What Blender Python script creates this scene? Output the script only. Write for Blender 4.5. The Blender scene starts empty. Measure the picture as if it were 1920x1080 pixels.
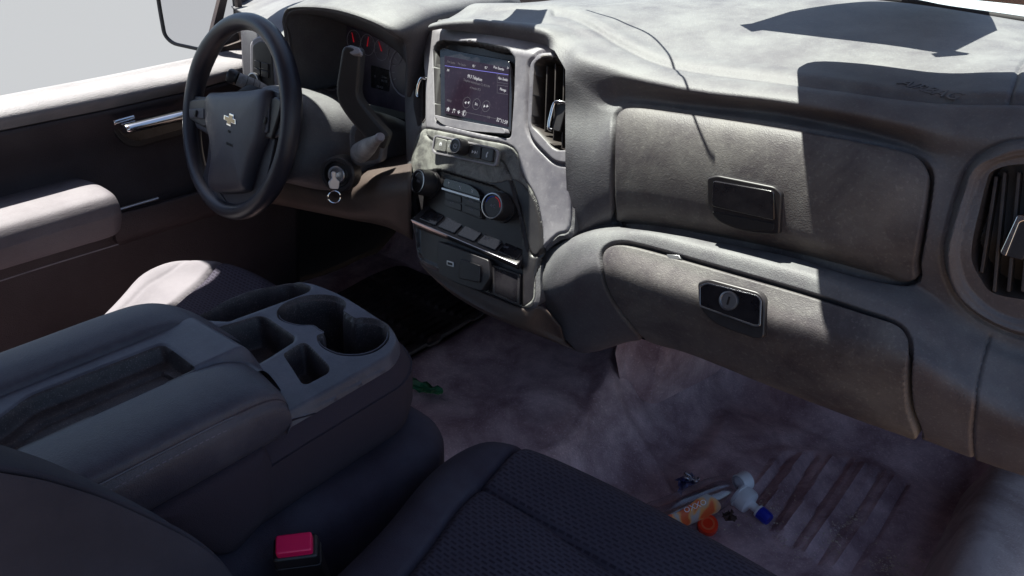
import bpy, bmesh, math, random
import numpy as np
from mathutils import Vector, Matrix
random.seed(4); np.random.seed(4)
S = bpy.context.scene; COL = S.collection
R = math.radians
# ------------------------------------------------------------------ camera
FPX = 1553.0
_y, _p, _r = R(38.5), R(27), R(1.8)
CF = np.array([-math.sin(_y)*math.cos(_p), math.cos(_y)*math.cos(_p), -math.sin(_p)])
_R0 = np.array([math.cos(_y), math.sin(_y), 0.0]); _U0 = np.cross(_R0, CF)
CR = _R0*math.cos(_r) + _U0*math.sin(_r); CU = -_R0*math.sin(_r) + _U0*math.cos(_r)
CC = np.array([0.79, -0.93, 1.0])
cam = bpy.data.objects.new('camera', bpy.data.cameras.new('camera')); COL.objects.link(cam)
cam.matrix_world = Matrix(((CR[0], CU[0], -CF[0], CC[0]), (CR[1], CU[1], -CF[1], CC[1]), (CR[2], CU[2], -CF[2], CC[2]), (0, 0, 0, 1)))
cam.data.sensor_width = 36; cam.data.lens = 36*FPX/1920; cam.data.clip_start = 0.02; cam.data.clip_end = 500
S.camera = cam
# ------------------------------------------------------------------ sky, sun, exposure
SUNV = Vector((-0.30, -0.02, 0.95)).normalized()
w = bpy.data.worlds.new('World'); S.world = w; w.use_nodes = True
nt = w.node_tree; bg = nt.nodes['Background']; sky = nt.nodes.new('ShaderNodeTexSky')
sky.sky_type = 'NISHITA'; sky.sun_disc = False
sky.sun_elevation = math.asin(SUNV.z); sky.sun_rotation = math.atan2(SUNV.x, SUNV.y)
nt.links.new(sky.outputs[0], bg.inputs[0]); bg.inputs[1].default_value = 0.065
sl = bpy.data.lights.new('sun', 'SUN'); sl.energy = 5.0; sl.angle = R(0.5); sl.color = (1, .99, .90)
so = bpy.data.objects.new('sun', sl); COL.objects.link(so); so.rotation_euler = SUNV.to_track_quat('Z', 'Y').to_euler(); so.location = (0, 0, 3)
S.view_settings.view_transform = 'Standard'; S.view_settings.look = 'None'; S.view_settings.gamma = 1
S.view_settings.exposure = 1.5
S.cycles.max_bounces = 8; S.cycles.diffuse_bounces = 5; S.cycles.transparent_max_bounces = 12
S.cycles.caustics_reflective = False; S.cycles.caustics_refractive = False

# ------------------------------------------------------------------ projection helpers
def rays(u, v):
    u = np.asarray(u, float)[..., None]; v = np.asarray(v, float)[..., None]
    return CF + CR*(u-960)/FPX - CU*(v-540)/FPX
def at(u, v, x=None, y=None, z=None):
    r = rays(u, v)
    if x is not None: d = (x-CC[0])/r[..., 0]
    elif y is not None: d = (y-CC[1])/r[..., 1]
    else: d = (z-CC[2])/r[..., 2]
    return CC + r*np.asarray(d)[..., None]
def proj(P):
    q = np.asarray(P, float)-CC; d = q@CF
    return 960+FPX*(q@CR)/d, 540-FPX*(q@CU)/d
def hit(u, v, yf, off=0.0):
    y = np.zeros(np.shape(u)) + 0.0
    for _ in range(14):
        p = at(u, v, y=y); y = yf(p[..., 0], p[..., 2])-off
    return at(u, v, y=y)
def nrm(a): a = np.asarray(a, float); return a/np.linalg.norm(a)
class Fr:      # local frame
    def __init__(s, o, n, up=(0, 0, 1), ex=None):
        s.o = np.asarray(o, float); s.n = nrm(n)
        s.ex = nrm(np.cross(up, s.n)) if ex is None else nrm(ex)
        s.ey = np.cross(s.n, s.ex)
    def w(s, a, b, h=0.0): return s.o+s.ex*a+s.ey*b+s.n*h
    def un(s, u, v):
        r = rays(u, v); d = ((s.o-CC)@s.n)/(r@s.n); p = CC+r*d
        return (p-s.o)@s.ex, (p-s.o)@s.ey
    def unn(s, pts): return [s.un(*p) for p in pts]
    def moved(s, u, v):
        a, b = s.un(u, v); return Fr(s.w(a, b), s.n, ex=s.ex)
    def M(s): return Matrix(((s.ex[0], s.ey[0], s.n[0], s.o[0]), (s.ex[1], s.ey[1], s.n[1], s.o[1]), (s.ex[2], s.ey[2], s.n[2], s.o[2]), (0, 0, 0, 1)))
def cr(pts, n=6, closed=True):
    P = np.asarray(pts, float); N = len(P); out = []
    rng = range(N) if closed else range(N-1)
    for i in rng:
        g = (lambda k: P[k % N]) if closed else (lambda k: P[min(max(k, 0), N-1)])
        p0, p1, p2, p3 = g(i-1), g(i), g(i+1), g(i+2)
        for t in np.arange(n)/n:
            out.append(.5*((2*p1)+(-p0+p2)*t+(2*p0-5*p1+4*p2-p3)*t*t+(-p0+3*p1-3*p2+p3)*t**3))
    if not closed: out.append(P[-1])
    return np.array(out)
def fil(pts, r, n=5):     # polygon with filleted corners
    P = [np.asarray(p[:2], float) for p in pts]; out = []
    for i, p in enumerate(P):
        rr = pts[i][2] if len(pts[i]) > 2 else r
        a, b = P[i-1]-p, P[(i+1) % len(P)]-p
        la, lb = np.linalg.norm(a), np.linalg.norm(b); k = min(rr, la*.48, lb*.48)
        p0, p2 = p+a/la*k, p+b/lb*k
        for t in np.linspace(0, 1, n): out.append((1-t)**2*p0+2*t*(1-t)*p+t*t*p2)
    return np.array(out)
# ------------------------------------------------------------------ object helpers
WL = {}
def tagit(o, label=None, cat=None, group=None, kind=None):
    if label: o['label'] = label
    if cat: o['category'] = cat
    if group: o['group'] = group
    if kind: o['kind'] = kind
    return o
def thing(name, label, cat, loc, group=None):
    o = bpy.data.objects.new(name, None); COL.objects.link(o); o.location = loc; o.empty_display_size = .05
    WL[o.name] = np.array(loc, float); return tagit(o, label, cat, group)
def mk(name, V, F, mat, parent=None, smooth=True, bevel=0, thick=0, seg=2, sharp=38, off=-1, loc=None):
    me = bpy.data.meshes.new(name)
    base = WL[parent.name] if parent is not None else (np.zeros(3) if loc is None else np.array(loc, float))
    V = np.asarray(V, float)-base
    me.from_pydata(V.tolist(), [], [tuple(int(i) for i in f) for f in F]); me.update()
    me.materials.append(mat)
    if smooth:
        me.polygons.foreach_set('use_smooth', [True]*len(me.polygons))
        if sharp: me.set_sharp_from_angle(angle=R(sharp))
    o = bpy.data.objects.new(name, me); COL.objects.link(o)
    if parent is not None: o.parent = parent; WL[o.name] = base
    else: o.location = base; WL[o.name] = base
    if thick:
        m = o.modifiers.new('t', 'SOLIDIFY'); m.thickness = thick; m.offset = off
    if bevel:
        m = o.modifiers.new('b', 'BEVEL'); m.width = bevel; m.segments = seg; m.limit_method = 'ANGLE'; m.angle_limit = R(35)
        m.harden_normals = False
    return o
def gridfaces(ny, nx, cu=False, cv=False):
    F = []
    for j in range(ny-(0 if cv else 1)):
        for i in range(nx-(0 if cu else 1)):
            F.append((j*nx+i, j*nx+(i+1) % nx, ((j+1) % ny)*nx+(i+1) % nx, ((j+1) % ny)*nx+i))
    return F
def prism2(name, P2, fr, h0, h1, mat, parent, bevel=.0008, seg=2):
    P2 = np.asarray(P2, float); n = len(P2)
    area = sum(P2[i][0]*P2[(i+1) % n][1]-P2[(i+1) % n][0]*P2[i][1] for i in range(n))
    if area < 0: P2 = P2[::-1]
    V = [fr.w(a, b, h0) for a, b in P2]+[fr.w(a, b, h1) for a, b in P2]
    F = [tuple(range(n-1, -1, -1)), tuple(range(n, 2*n))]+[(i, (i+1) % n, n+(i+1) % n, n+i) for i in range(n)]
    return mk(name, V, F, mat, parent, smooth=True, bevel=bevel, seg=seg, sharp=30)
def slab(name, px, fr, h0, h1, mat, parent, bevel=.0008, r=None, seg=2):
    if r: px = fil(px, r)
    return prism2(name, fr.unn(px), fr, h0, h1, mat, parent, bevel, seg)
def ringslab(name, outer, inner, fr, h0, h1, mat, parent, bevel=.0006, h2=None):
    # frame between two outlines with the same number of points (given in px); h2: height of the inner edge
    A = np.array(fr.unn(outer)); B = np.array(fr.unn(inner)); n = len(A); h2 = h1 if h2 is None else h2
    V = [fr.w(*a, h0) for a in A]+[fr.w(*a, h1) for a in A]+[fr.w(*b, h2) for b in B]+[fr.w(*b, h0) for b in B]
    F = []
    for k in range(4):
        for i in range(n):
            a, b = k*n, ((k+1) % 4)*n; F.append((a+i, a+(i+1) % n, b+(i+1) % n, b+i))
    o = mk(name, V, F, mat, parent, bevel=bevel, sharp=30)
    fixn(o); return o
def fixn(o):
    bm = bmesh.new(); bm.from_mesh(o.data); bmesh.ops.recalc_face_normals(bm, faces=bm.faces); bm.to_mesh(o.data); bm.free()
def lathe(name, prof, fr, mat, parent, segs=28, ribs=0, ribd=0):
    V = []; nx = segs
    for r_, h in prof:
        for i in range(nx):
            a = 2*math.pi*i/nx; rr = r_*(1+(ribd if ribs and (i % 2) and r_ > 0 else 0)); V.append(fr.w(rr*math.cos(a), rr*math.sin(a), h))
    o = mk(name, V, gridfaces(len(prof), nx, cu=True), mat, parent, sharp=32); fixn(o); return o
def tube(name, pts, rad, mat, parent, segs=10, closed=False, n=5, flat=1.0, loc=None, up=(0, 0, 1), smooth_path=True):
    P = cr(pts, n, closed) if smooth_path else np.asarray(pts, float); N = len(P)
    if np.isscalar(rad): rad = [rad]*len(pts)
    rr = cr(np.array(rad)[:, None], n, closed)[:, 0] if smooth_path else np.array(rad)
    V = []
    for i in range(N):
        t = nrm((P[(i+1) % N]-P[i-1]) if closed else (P[min(i+1, N-1)]-P[max(i-1, 0)]))
        u_ = np.asarray(up, float); a = np.cross(t, u_)
        if np.linalg.norm(a) < 1e-3: a = np.cross(t, (0, 1, 0.1))
        a = nrm(a); b = np.cross(a, t)
        for k in range(segs):
            q = 2*math.pi*k/segs; V.append(P[i]+rr[i]*(a*math.cos(q)+b*math.sin(q)*flat))
    F = gridfaces(N, segs, cu=True, cv=closed)
    if not closed:
        F += [tuple(range(segs-1, -1, -1)), tuple((N-1)*segs+k for k in range(segs))]
    o = mk(name, V, F, mat, parent, sharp=50, loc=loc); fixn(o); return o
def loftrows(name, rows, mat, parent, nu=4, nv=3, closed=False, thick=0, bevel=0, loc=None, sharp=45):
    A = np.array(rows, float)          # rows x cols x 3
    B = np.array([cr(r_, nu, closed) for r_ in A])
    Cc = np.array([cr(B[:, i], nv, False) for i in range(B.shape[1])]).transpose(1, 0, 2)
    o = mk(name, Cc.reshape(-1, 3), gridfaces(Cc.shape[0], Cc.shape[1], cu=closed), mat, parent, thick=thick, loc=loc, sharp=sharp)
    fixn(o); return o
def text(name, s, fr, a, b, size, mat, parent, ext=.0003, align='CENTER', sx=1.0, shear=0):
    cu = bpy.data.curves.new('t', 'FONT'); cu.body = s; cu.size = size; cu.extrude = ext; cu.align_x = align; cu.align_y = 'CENTER'; cu.shear = shear; cu.resolution_u = 2
    t = bpy.data.objects.new('t', cu); me = bpy.data.meshes.new_from_object(t); bpy.data.objects.remove(t)
    V = np.array([v.co[:] for v in me.vertices]); F = [tuple(p.vertices) for p in me.polygons]; bpy.data.meshes.remove(me)
    return mk(name, [fr.w(a+p[0]*sx, b+p[1], p[2]) for p in V], F, mat, parent, smooth=False)
# ------------------------------------------------------------------ relief sheets
def nearpoly(poly, U, V, closed=True, margin=60):
    P = np.asarray(poly, float); D = np.full(U.shape, 1e3); NU, NV = U.copy(), V.copy(); ins = np.zeros(U.shape, bool)
    m = (U > P[:, 0].min()-margin) & (U < P[:, 0].max()+margin) & (V > P[:, 1].min()-margin) & (V < P[:, 1].max()+margin)
    u, v = U[m], V[m]; d2 = np.full(u.shape, 1e9); nu, nv = u.copy(), v.copy(); par = np.zeros(u.shape, bool)
    for i in range(len(P) if closed else len(P)-1):
        a, b = P[i], P[(i+1) % len(P)]; e = b-a; L = e@e+1e-12
        t = np.clip(((u-a[0])*e[0]+(v-a[1])*e[1])/L, 0, 1); x = a[0]+t*e[0]; y = a[1]+t*e[1]
        q = (u-x)**2+(v-y)**2; k = q < d2; d2[k] = q[k]; nu[k] = x[k]; nv[k] = y[k]
        if closed and a[1] != b[1]:
            c = ((a[1] > v) != (b[1] > v)) & (u < (b[0]-a[0])*(v-a[1])/(b[1]-a[1])+a[0]); par ^= c
    d = np.sqrt(d2)
    if closed: d = np.where(par, -d, d)
    D[m] = d; NU[m] = nu; NV[m] = nv; return D, NU, NV
def sst(x): x = np.clip(x, 0, 1); return x*x*(3-2*x)
def groove(poly, w_, dep, closed=True):
    return lambda U, V: -dep*np.exp(-(nearpoly(poly, U, V, closed, w_*4)[0]/w_)**2)
def rise(poly, h, w_, shift=0):     # raised (h>0) or sunk (h<0) inside the outline, edge w_ wide
    return lambda U, V: h*sst((-nearpoly(poly, U, V, True, 5)[0]+shift)/w_)
def relief(name, P, U, V, mat, parent, keep=None, holes=(), splits=(), feats=(), thick=.004, sharp=45, skirt=None, loc=None, snap=()):
    P = P.copy(); ny, nx = U.shape
    uc = (U[1:, 1:]+U[:-1, :-1]+U[1:, :-1]+U[:-1, 1:])/4; vc = (V[1:, 1:]+V[:-1, :-1]+V[1:, :-1]+V[:-1, 1:])/4
    reg = np.zeros(uc.shape, int); polys = []
    if keep is not None: reg[nearpoly(keep, uc, vc)[0] > 0] = -1; polys.append(keep)
    for h in holes: reg[nearpoly(h, uc, vc)[0] < 0] = -1; polys.append(h)
    for k, s_ in enumerate(splits): reg[(nearpoly(s_[1], uc, vc)[0] < 0) & (reg != -1)] = k+1; polys.append(s_[1])
    Ui, Uj = np.gradient(U); Vi, Vj = np.gradient(V); Pi = np.gradient(P, axis=0); Pj = np.gradient(P, axis=1)
    N = np.cross(Pj, Pi); L = np.linalg.norm(N, axis=2, keepdims=True); N = N/np.maximum(L, 1e-12)
    flip = np.mean(np.einsum('ijk,ijk->ij', N, CC-P) > 0) < .5
    if flip: N = -N
    det = Ui*Vj-Uj*Vi; det = np.where(np.abs(det) < 1e-9, 1e-9, det); cell = np.sqrt(np.abs(det))
    # vertices between two regions are drawn onto the outline
    rp = np.pad(reg, 1, mode='edge'); a4 = np.stack([rp[:-1, :-1], rp[1:, :-1], rp[:-1, 1:], rp[1:, 1:]])
    mix = a4.max(0) != a4.min(0)
    best = np.full(U.shape, 1e9); tu, tv = U.copy(), V.copy()
    for p in polys:
        d, nu, nv = nearpoly(p, U, V); d = np.abs(d); k = d < best; best[k] = d[k]; tu[k] = nu[k]; tv[k] = nv[k]
    k = mix & (best < 1.5*cell)
    for p in snap:
        d, nu, nv = nearpoly(p, U, V, False); q = (d < .52*cell) & ~k; tu[q] = nu[q]; tv[q] = nv[q]; k |= q
    du = np.where(k, tu-U, 0); dv = np.where(k, tv-V, 0)
    di = (du*Vj-dv*Uj)/det; dj = (-du*Vi+dv*Ui)/det
    P += Pi*di[..., None]+Pj*dj[..., None]; U = U+du; V = V+dv
    disp = np.zeros(U.shape)
    for f in feats: disp += f(U, V)
    P += N*disp[..., None]
    out = {}; idx = np.arange(ny*nx).reshape(ny, nx); flat = P.reshape(-1, 3)
    for r_ in range(len(splits)+1):
        c = np.argwhere(reg == r_)
        if not len(c): continue
        i, j = c[:, 0], c[:, 1]; F = np.stack([idx[i, j], idx[i, j+1], idx[i+1, j+1], idx[i+1, j]], 1)
        if flip: F = F[:, ::-1]
        used, inv = np.unique(F, return_inverse=True); F = inv.reshape(F.shape)
        nm, mt, pr, th = (name, mat, parent, thick) if r_ == 0 else (splits[r_-1][0], splits[r_-1][2], splits[r_-1][3] or parent, splits[r_-1][4] if len(splits[r_-1]) > 4 else thick)
        VV = flat[used]
        if skirt is not None and r_ == 0:
            E = {}
            for f in F.tolist():
                for q in range(4):
                    e = (f[q], f[(q+1) % 4]); E[e] = 1
            be = [e for e in E if (e[1], e[0]) not in E]; n0 = len(VV); bv = sorted({x for e in be for x in e}); mp = {b: n0+q for q, b in enumerate(bv)}
            VV = np.vstack([VV, VV[bv]+np.array(skirt)]); FL = F.tolist()+[[e[1], e[0], mp[e[0]], mp[e[1]]] for e in be]; th = 0
        else: FL = F.tolist()
        out[nm] = mk(nm, VV, FL, mt, pr, thick=th, sharp=sharp, loc=loc)
    return out
def pxgrid(u0, u1, v0, v1, st, yf):
    V, U = np.mgrid[v0:v1+st:st, u0:u1+st:st].astype(float)
    return hit(U, V, yf), U, V
# ------------------------------------------------------------------ materials
def mat(name, col, rough=.6, dust=None, amt=0.0, dscale=6, grain=0, gscale=900, metal=0, up=0, spec=.5, wear=0, coat=0, emit=None, es=1, sheen=0, streak=0, con=1.0):
    m = bpy.data.materials.new(name); m.use_nodes = True; N = m.node_tree.nodes; L = m.node_tree.links; b = N['Principled BSDF']
    b.inputs['Base Color'].default_value = (*col, 1); b.inputs['Roughness'].default_value = rough; b.inputs['Metallic'].default_value = metal
    b.inputs['Specular IOR Level'].default_value = spec; b.inputs['Coat Weight'].default_value = coat
    tc = N.new('ShaderNodeTexCoord')
    if dust is not None:
        n1 = N.new('ShaderNodeTexNoise'); n1.inputs['Scale'].default_value = dscale; n1.inputs['Detail'].default_value = 8; n1.inputs['Roughness'].default_value = .65
        n1.inputs['Distortion'].default_value = streak
        L.new(tc.outputs['Object'], n1.inputs['Vector'])
        mr = N.new('ShaderNodeMapRange'); mr.inputs[1].default_value = .36; mr.inputs[2].default_value = .66
        mr.inputs[3].default_value = amt*(1-.75*con); mr.inputs[4].default_value = min(1, amt*(1+.75*con)); L.new(n1.outputs[0], mr.inputs[0])
        fac = mr.outputs[0]
        if up:
            ge = N.new('ShaderNodeNewGeometry'); sx = N.new('ShaderNodeSeparateXYZ'); L.new(ge.outputs['Normal'], sx.inputs[0])
            m2 = N.new('ShaderNodeMapRange'); m2.inputs[1].default_value = -.2; m2.inputs[2].default_value = .9; m2.inputs[3].default_value = 1-up; m2.inputs[4].default_value = 1
            L.new(sx.outputs[2], m2.inputs[0]); mm = N.new('ShaderNodeMath'); mm.operation = 'MULTIPLY'; L.new(fac, mm.inputs[0]); L.new(m2.outputs[0], mm.inputs[1]); fac = mm.outputs[0]
        if wear:      # fine scratches and specks
            n3 = N.new('ShaderNodeTexNoise'); n3.inputs['Scale'].default_value = dscale*22; n3.inputs['Detail'].default_value = 4; L.new(tc.outputs['Object'], n3.inputs['Vector'])
            m3 = N.new('ShaderNodeMapRange'); m3.inputs[1].default_value = .56; m3.inputs[2].default_value = .74; m3.inputs[3].default_value = 0; m3.inputs[4].default_value = wear; L.new(n3.outputs[0], m3.inputs[0])
            ad = N.new('ShaderNodeMath'); ad.operation = 'ADD'; ad.use_clamp = True; L.new(fac, ad.inputs[0]); L.new(m3.outputs[0], ad.inputs[1]); fac = ad.outputs[0]
        mx = N.new('ShaderNodeMix'); mx.data_type = 'RGBA'; mx.inputs[6].default_value = (*col, 1); mx.inputs[7].default_value = (*dust, 1)
        L.new(fac, mx.inputs[0]); L.new(mx.outputs[2], b.inputs['Base Color'])
        r2 = N.new('ShaderNodeMapRange'); r2.inputs[3].default_value = rough; r2.inputs[4].default_value = min(1, rough+.35); L.new(fac, r2.inputs[0]); L.new(r2.outputs[0], b.inputs['Roughness'])
    if grain:
        vo = N.new('ShaderNodeTexVoronoi'); vo.inputs['Scale'].default_value = gscale; L.new(tc.outputs['Object'], vo.inputs['Vector'])
        nz = N.new('ShaderNodeTexNoise'); nz.inputs['Scale'].default_value = gscale*.45; nz.inputs['Detail'].default_value = 3; L.new(tc.outputs['Object'], nz.inputs['Vector'])
        ml = N.new('ShaderNodeMath'); ml.operation = 'ADD'; L.new(vo.outputs['Distance'], ml.inputs[0]); L.new(nz.outputs[0], ml.inputs[1])
        bu = N.new('ShaderNodeBump'); bu.inputs['Strength'].default_value = grain; bu.inputs['Distance'].default_value = .6/gscale
        L.new(ml.outputs[0], bu.inputs['Height']); L.new(bu.outputs[0], b.inputs['Normal'])
    if emit: b.inputs['Emission Color'].default_value = (*emit, 1); b.inputs['Emission Strength'].default_value = es
    return m
DU = (.345, .36, .345)
M_pad = mat('dash_leather', (.030, .020, .036), .5, DU, .315, 15, con=.4, grain=.26, gscale=620, up=.45, wear=.12)
M_door_gb = mat('glovebox_plastic', (.026, .018, .027), .5, (.37, .36, .33), .235, 12, con=.8, grain=.22, gscale=620, up=.2, wear=.14, streak=.35)
M_trim = mat('satin_grey_trim', (.085, .078, .10), .36, (.42, .40, .42), .42, 7, up=.3, wear=.15, grain=.1, gscale=900)
M_marble = mat('dusty_stack_plastic', (.022, .018, .024), .45, (.36, .36, .33), .42, 22, up=.1, wear=.2, streak=1.5, grain=.2, gscale=700)
M_blk = mat('black_plastic', (.012, .010, .013), .40, (.2, .19, .18), .06, 20, wear=.06)
M_matte = mat('matte_black', (.010, .009, .011), .75)
M_gloss = mat('piano_black', (.008, .007, .010), .12, (.2, .19, .2), .05, 30, wear=.05)
M_vent = mat('vent_plastic', (.022, .017, .019), .45, (.22, .19, .16), .12, 25, wear=.12)
M_chr = mat('chrome', (.75, .75, .77), .16, metal=1)
M_satin = mat('satin_chrome', (.40, .40, .42), .36, metal=1)
M_glyph = mat('white_print', (.65, .65, .68), .6)
M_glyphd = mat('grey_print', (.22, .22, .25), .6)
M_red = mat('red_print', (.6, .02, .03), .5, emit=(.8, .02, .04), es=.06)
M_blue = mat('blue_print', (.03, .08, .5), .5)
M_low = mat('lower_dash_plastic', (.032, .021, .022), .55, (.22, .16, .12), .14, 7, grain=.25, gscale=620, wear=.1)
M_cons = mat('console_plastic', (.042, .044, .068), .38, (.26, .26, .31), .22, 12, up=.4, wear=.10, grain=.25, gscale=900)
M_lid = mat('armrest_vinyl', (.036, .034, .054), .42, (.2, .19, .22), .26, 8, grain=.45, gscale=900, up=.4, wear=.08)
M_stalk = mat('lightened_stalk', (.10, .09, .10), .5, (.45, .45, .45), .40, 30, wear=.2)  # stalk plastic coloured paler so it looks lit
M_bin = mat('bin_plastic', (.016, .013, .018), .5, (.26, .22, .22), .16, 30, up=.7, wear=.5)
M_side = mat('console_cloth', (.030, .021, .035), .85, grain=.8, gscale=1300)
M_wheel = mat('wheel_urethane', (.016, .015, .024), .34, (.14, .14, .17), .10, 9, grain=.25, gscale=900)
M_wpad = mat('wheel_pad', (.026, .023, .036), .42, (.2, .2, .22), .12, 10, grain=.3, gscale=900)
M_doorp = mat('door_plastic', (.022, .014, .019), .6, (.30, .27, .29), .09, 6, grain=.5, gscale=500, up=.6)
M_arm = mat('armrest_skin', (.06, .045, .055), .6, (.36, .34, .36), .36, 12, con=.35, grain=.4, gscale=600, up=.6)
M_sill = mat('door_sill_vinyl', (.10, .09, .10), .55, (.45, .43, .44), .38, 12, con=.3, grain=.6, gscale=500, up=.3)
M_vinyl = mat('floor_vinyl', (.18, .085, .11), .5, (.92, .68, .70), .46, 12, con=.8, grain=.35, gscale=300, up=.2, wear=.30, streak=.25)
M_mat = mat('rubber_mat', (.018, .013, .016), .6, (.2, .15, .14), .2, 22, wear=.3)
M_carpet = mat('sill_carpet', (.27, .19, .175), .9, (.56, .45, .42), .6, 8, grain=.5, gscale=500, streak=.8, wear=.3)
def fabric(name, c0, c1, k, bs, light=.35, wd=.0016):
    m = bpy.data.materials.new(name); m.use_nodes = True; N = m.node_tree.nodes; L = m.node_tree.links; b = N['Principled BSDF']; b.inputs['Roughness'].default_value = .85; b.inputs['Specular IOR Level'].default_value = .25
    tc = N.new('ShaderNodeTexCoord'); mp = N.new('ShaderNodeMapping'); mp.inputs['Scale'].default_value = (1, 1, .2); L.new(tc.outputs['Object'], mp.inputs[0])
    br = N.new('ShaderNodeTexBrick'); br.inputs['Scale'].default_value = k; br.inputs['Mortar Size'].default_value = .17; br.inputs['Mortar Smooth'].default_value = .4; br.inputs['Brick Width'].default_value = .95; br.inputs['Row Height'].default_value = .5
    L.new(mp.outputs[0], br.inputs[0]); br.inputs['Color1'].default_value = (0, 0, 0, 1); br.inputs['Color2'].default_value = (.35, .35, .35, 1); br.inputs['Mortar'].default_value = (1, 1, 1, 1)
    nz = N.new('ShaderNodeTexNoise'); nz.inputs['Scale'].default_value = 7; nz.inputs['Detail'].default_value = 5; L.new(tc.outputs['Object'], nz.inputs['Vector'])
    ff = N.new('ShaderNodeTexNoise'); ff.inputs['Scale'].default_value = 1500; L.new(tc.outputs['Object'], ff.inputs['Vector'])
    ml = N.new('ShaderNodeMath'); ml.operation = 'MULTIPLY'; L.new(br.outputs[0], ml.inputs[0]); L.new(nz.outputs[0], ml.inputs[1])
    mx = N.new('ShaderNodeMix'); mx.data_type = 'RGBA'; mx.inputs[6].default_value = (*c0, 1); mx.inputs[7].default_value = (*c1, 1); L.new(ml.outputs[0], mx.inputs[0]); L.new(mx.outputs[2], b.inputs['Base Color'])
    ad = N.new('ShaderNodeMath'); ad.operation = 'MULTIPLY_ADD'; L.new(ff.outputs[0], ad.inputs[0]); ad.inputs[1].default_value = .5; L.new(br.outputs[0], ad.inputs[2])
    bu = N.new('ShaderNodeBump'); bu.inputs['Strength'].default_value = bs; bu.inputs['Distance'].default_value = wd; L.new(ad.outputs[0], bu.inputs['Height']); L.new(bu.outputs[0], b.inputs['Normal'])
    return m
M_fabp = fabric('seat_weave', (.024, .018, .030), (.076, .068, .094), 95, .45)
M_fabb = mat('seat_bolster_cloth', (.034, .025, .040), .85, (.10, .10, .13), .25, 10, grain=.8, gscale=1400, spec=.3)
M_fabl = mat('sunlit_bolster_cloth', (.14, .125, .14), .85, (.28, .26, .28), .4, 10, con=.4, grain=.8, gscale=1200, spec=.3)  # same cloth as the dark bolsters, lightened in colour to look sunlit
def glassmat(name, tint, refl=.06, rough=.02):
    m = bpy.data.materials.new(name); m.use_nodes = True; N = m.node_tree.nodes; L = m.node_tree.links; N.remove(N['Principled BSDF']); out = N['Material Output']
    t = N.new('ShaderNodeBsdfTransparent'); t.inputs[0].default_value = (*tint, 1); g = N.new('ShaderNodeBsdfGlossy'); g.inputs['Roughness'].default_value = rough
    lw = N.new('ShaderNodeLayerWeight'); lw.inputs[0].default_value = .5; pw_ = N.new('ShaderNodeMath'); pw_.operation = 'POWER'; pw_.inputs[1].default_value = 4; L.new(lw.outputs['Facing'], pw_.inputs[0]); fr = N.new('ShaderNodeMath'); fr.operation = 'MULTIPLY_ADD'; fr.inputs[1].default_value = .8; fr.inputs[2].default_value = refl; L.new(pw_.outputs[0], fr.inputs[0]); mx = N.new('ShaderNodeMixShader'); L.new(fr.outputs[0], mx.inputs[0]); L.new(t.outputs[0], mx.inputs[1]); L.new(g.outputs[0], mx.inputs[2]); L.new(mx.outputs[0], out.inputs[0]); return m
M_glass = glassmat('windshield_glass', (.95, .98, .96), .03)
M_pet = glassmat('clear_plastic', (.88, .88, .92), .16, .16)
# ================================================================== DASHBOARD
dash = thing('dashboard', 'dusty dark grey dashboard running the full width of the cab under the windshield', 'dashboard', (.1, .1, .35))
XS = np.linspace(-.17, .875, 700)
def fc(pts, back=True):
    p = cr(np.array(pts, float), 5, False); P = at(p[:, 0], p[:, 1], y=p[:, 2]); o = np.argsort(P[:, 0]); P = P[o]
    y = np.interp(XS, P[:, 0], P[:, 1]); z = np.interp(XS, P[:, 0], P[:, 2])
    # keep the last slope towards the passenger door
    k = XS > P[-1, 0]; j = max(0, len(P)-8); sl_ = (P[-1, 2]-P[j, 2])/max(P[-1, 0]-P[j, 0], .01); z[k] += np.clip(sl_, -.1, .1)*(XS[k]-P[-1, 0])
    if back: y = y+.06*sst((.092-XS)/.03)
    return np.stack([XS, y, z], 1)
r0 = np.stack([XS, np.full_like(XS, .66), np.full_like(XS, .765)], 1)
r1 = fc([(700, 8, .2), (800, 10, .2), (1000, 8, .22), (1140, 12, .28), (1300, -2, .36), (1640, 0, .44), (1918, 40, .45), (2100, 72, .45)], 0)
r3 = fc([(760, 60, .07), (800, 40, .085), (880, 35, .085), (960, 40, .085), (1060, 50, .09), (1165, 90, .07), (1280, 126, .06), (1420, 147, .055), (1580, 166, .05), (1720, 186, .05), (1820, 190, .05), (1918, 192, .05), (2080, 205, .05)], 0)
r2 = (r1+r3)/2; r2[:, 2] += .012
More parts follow.
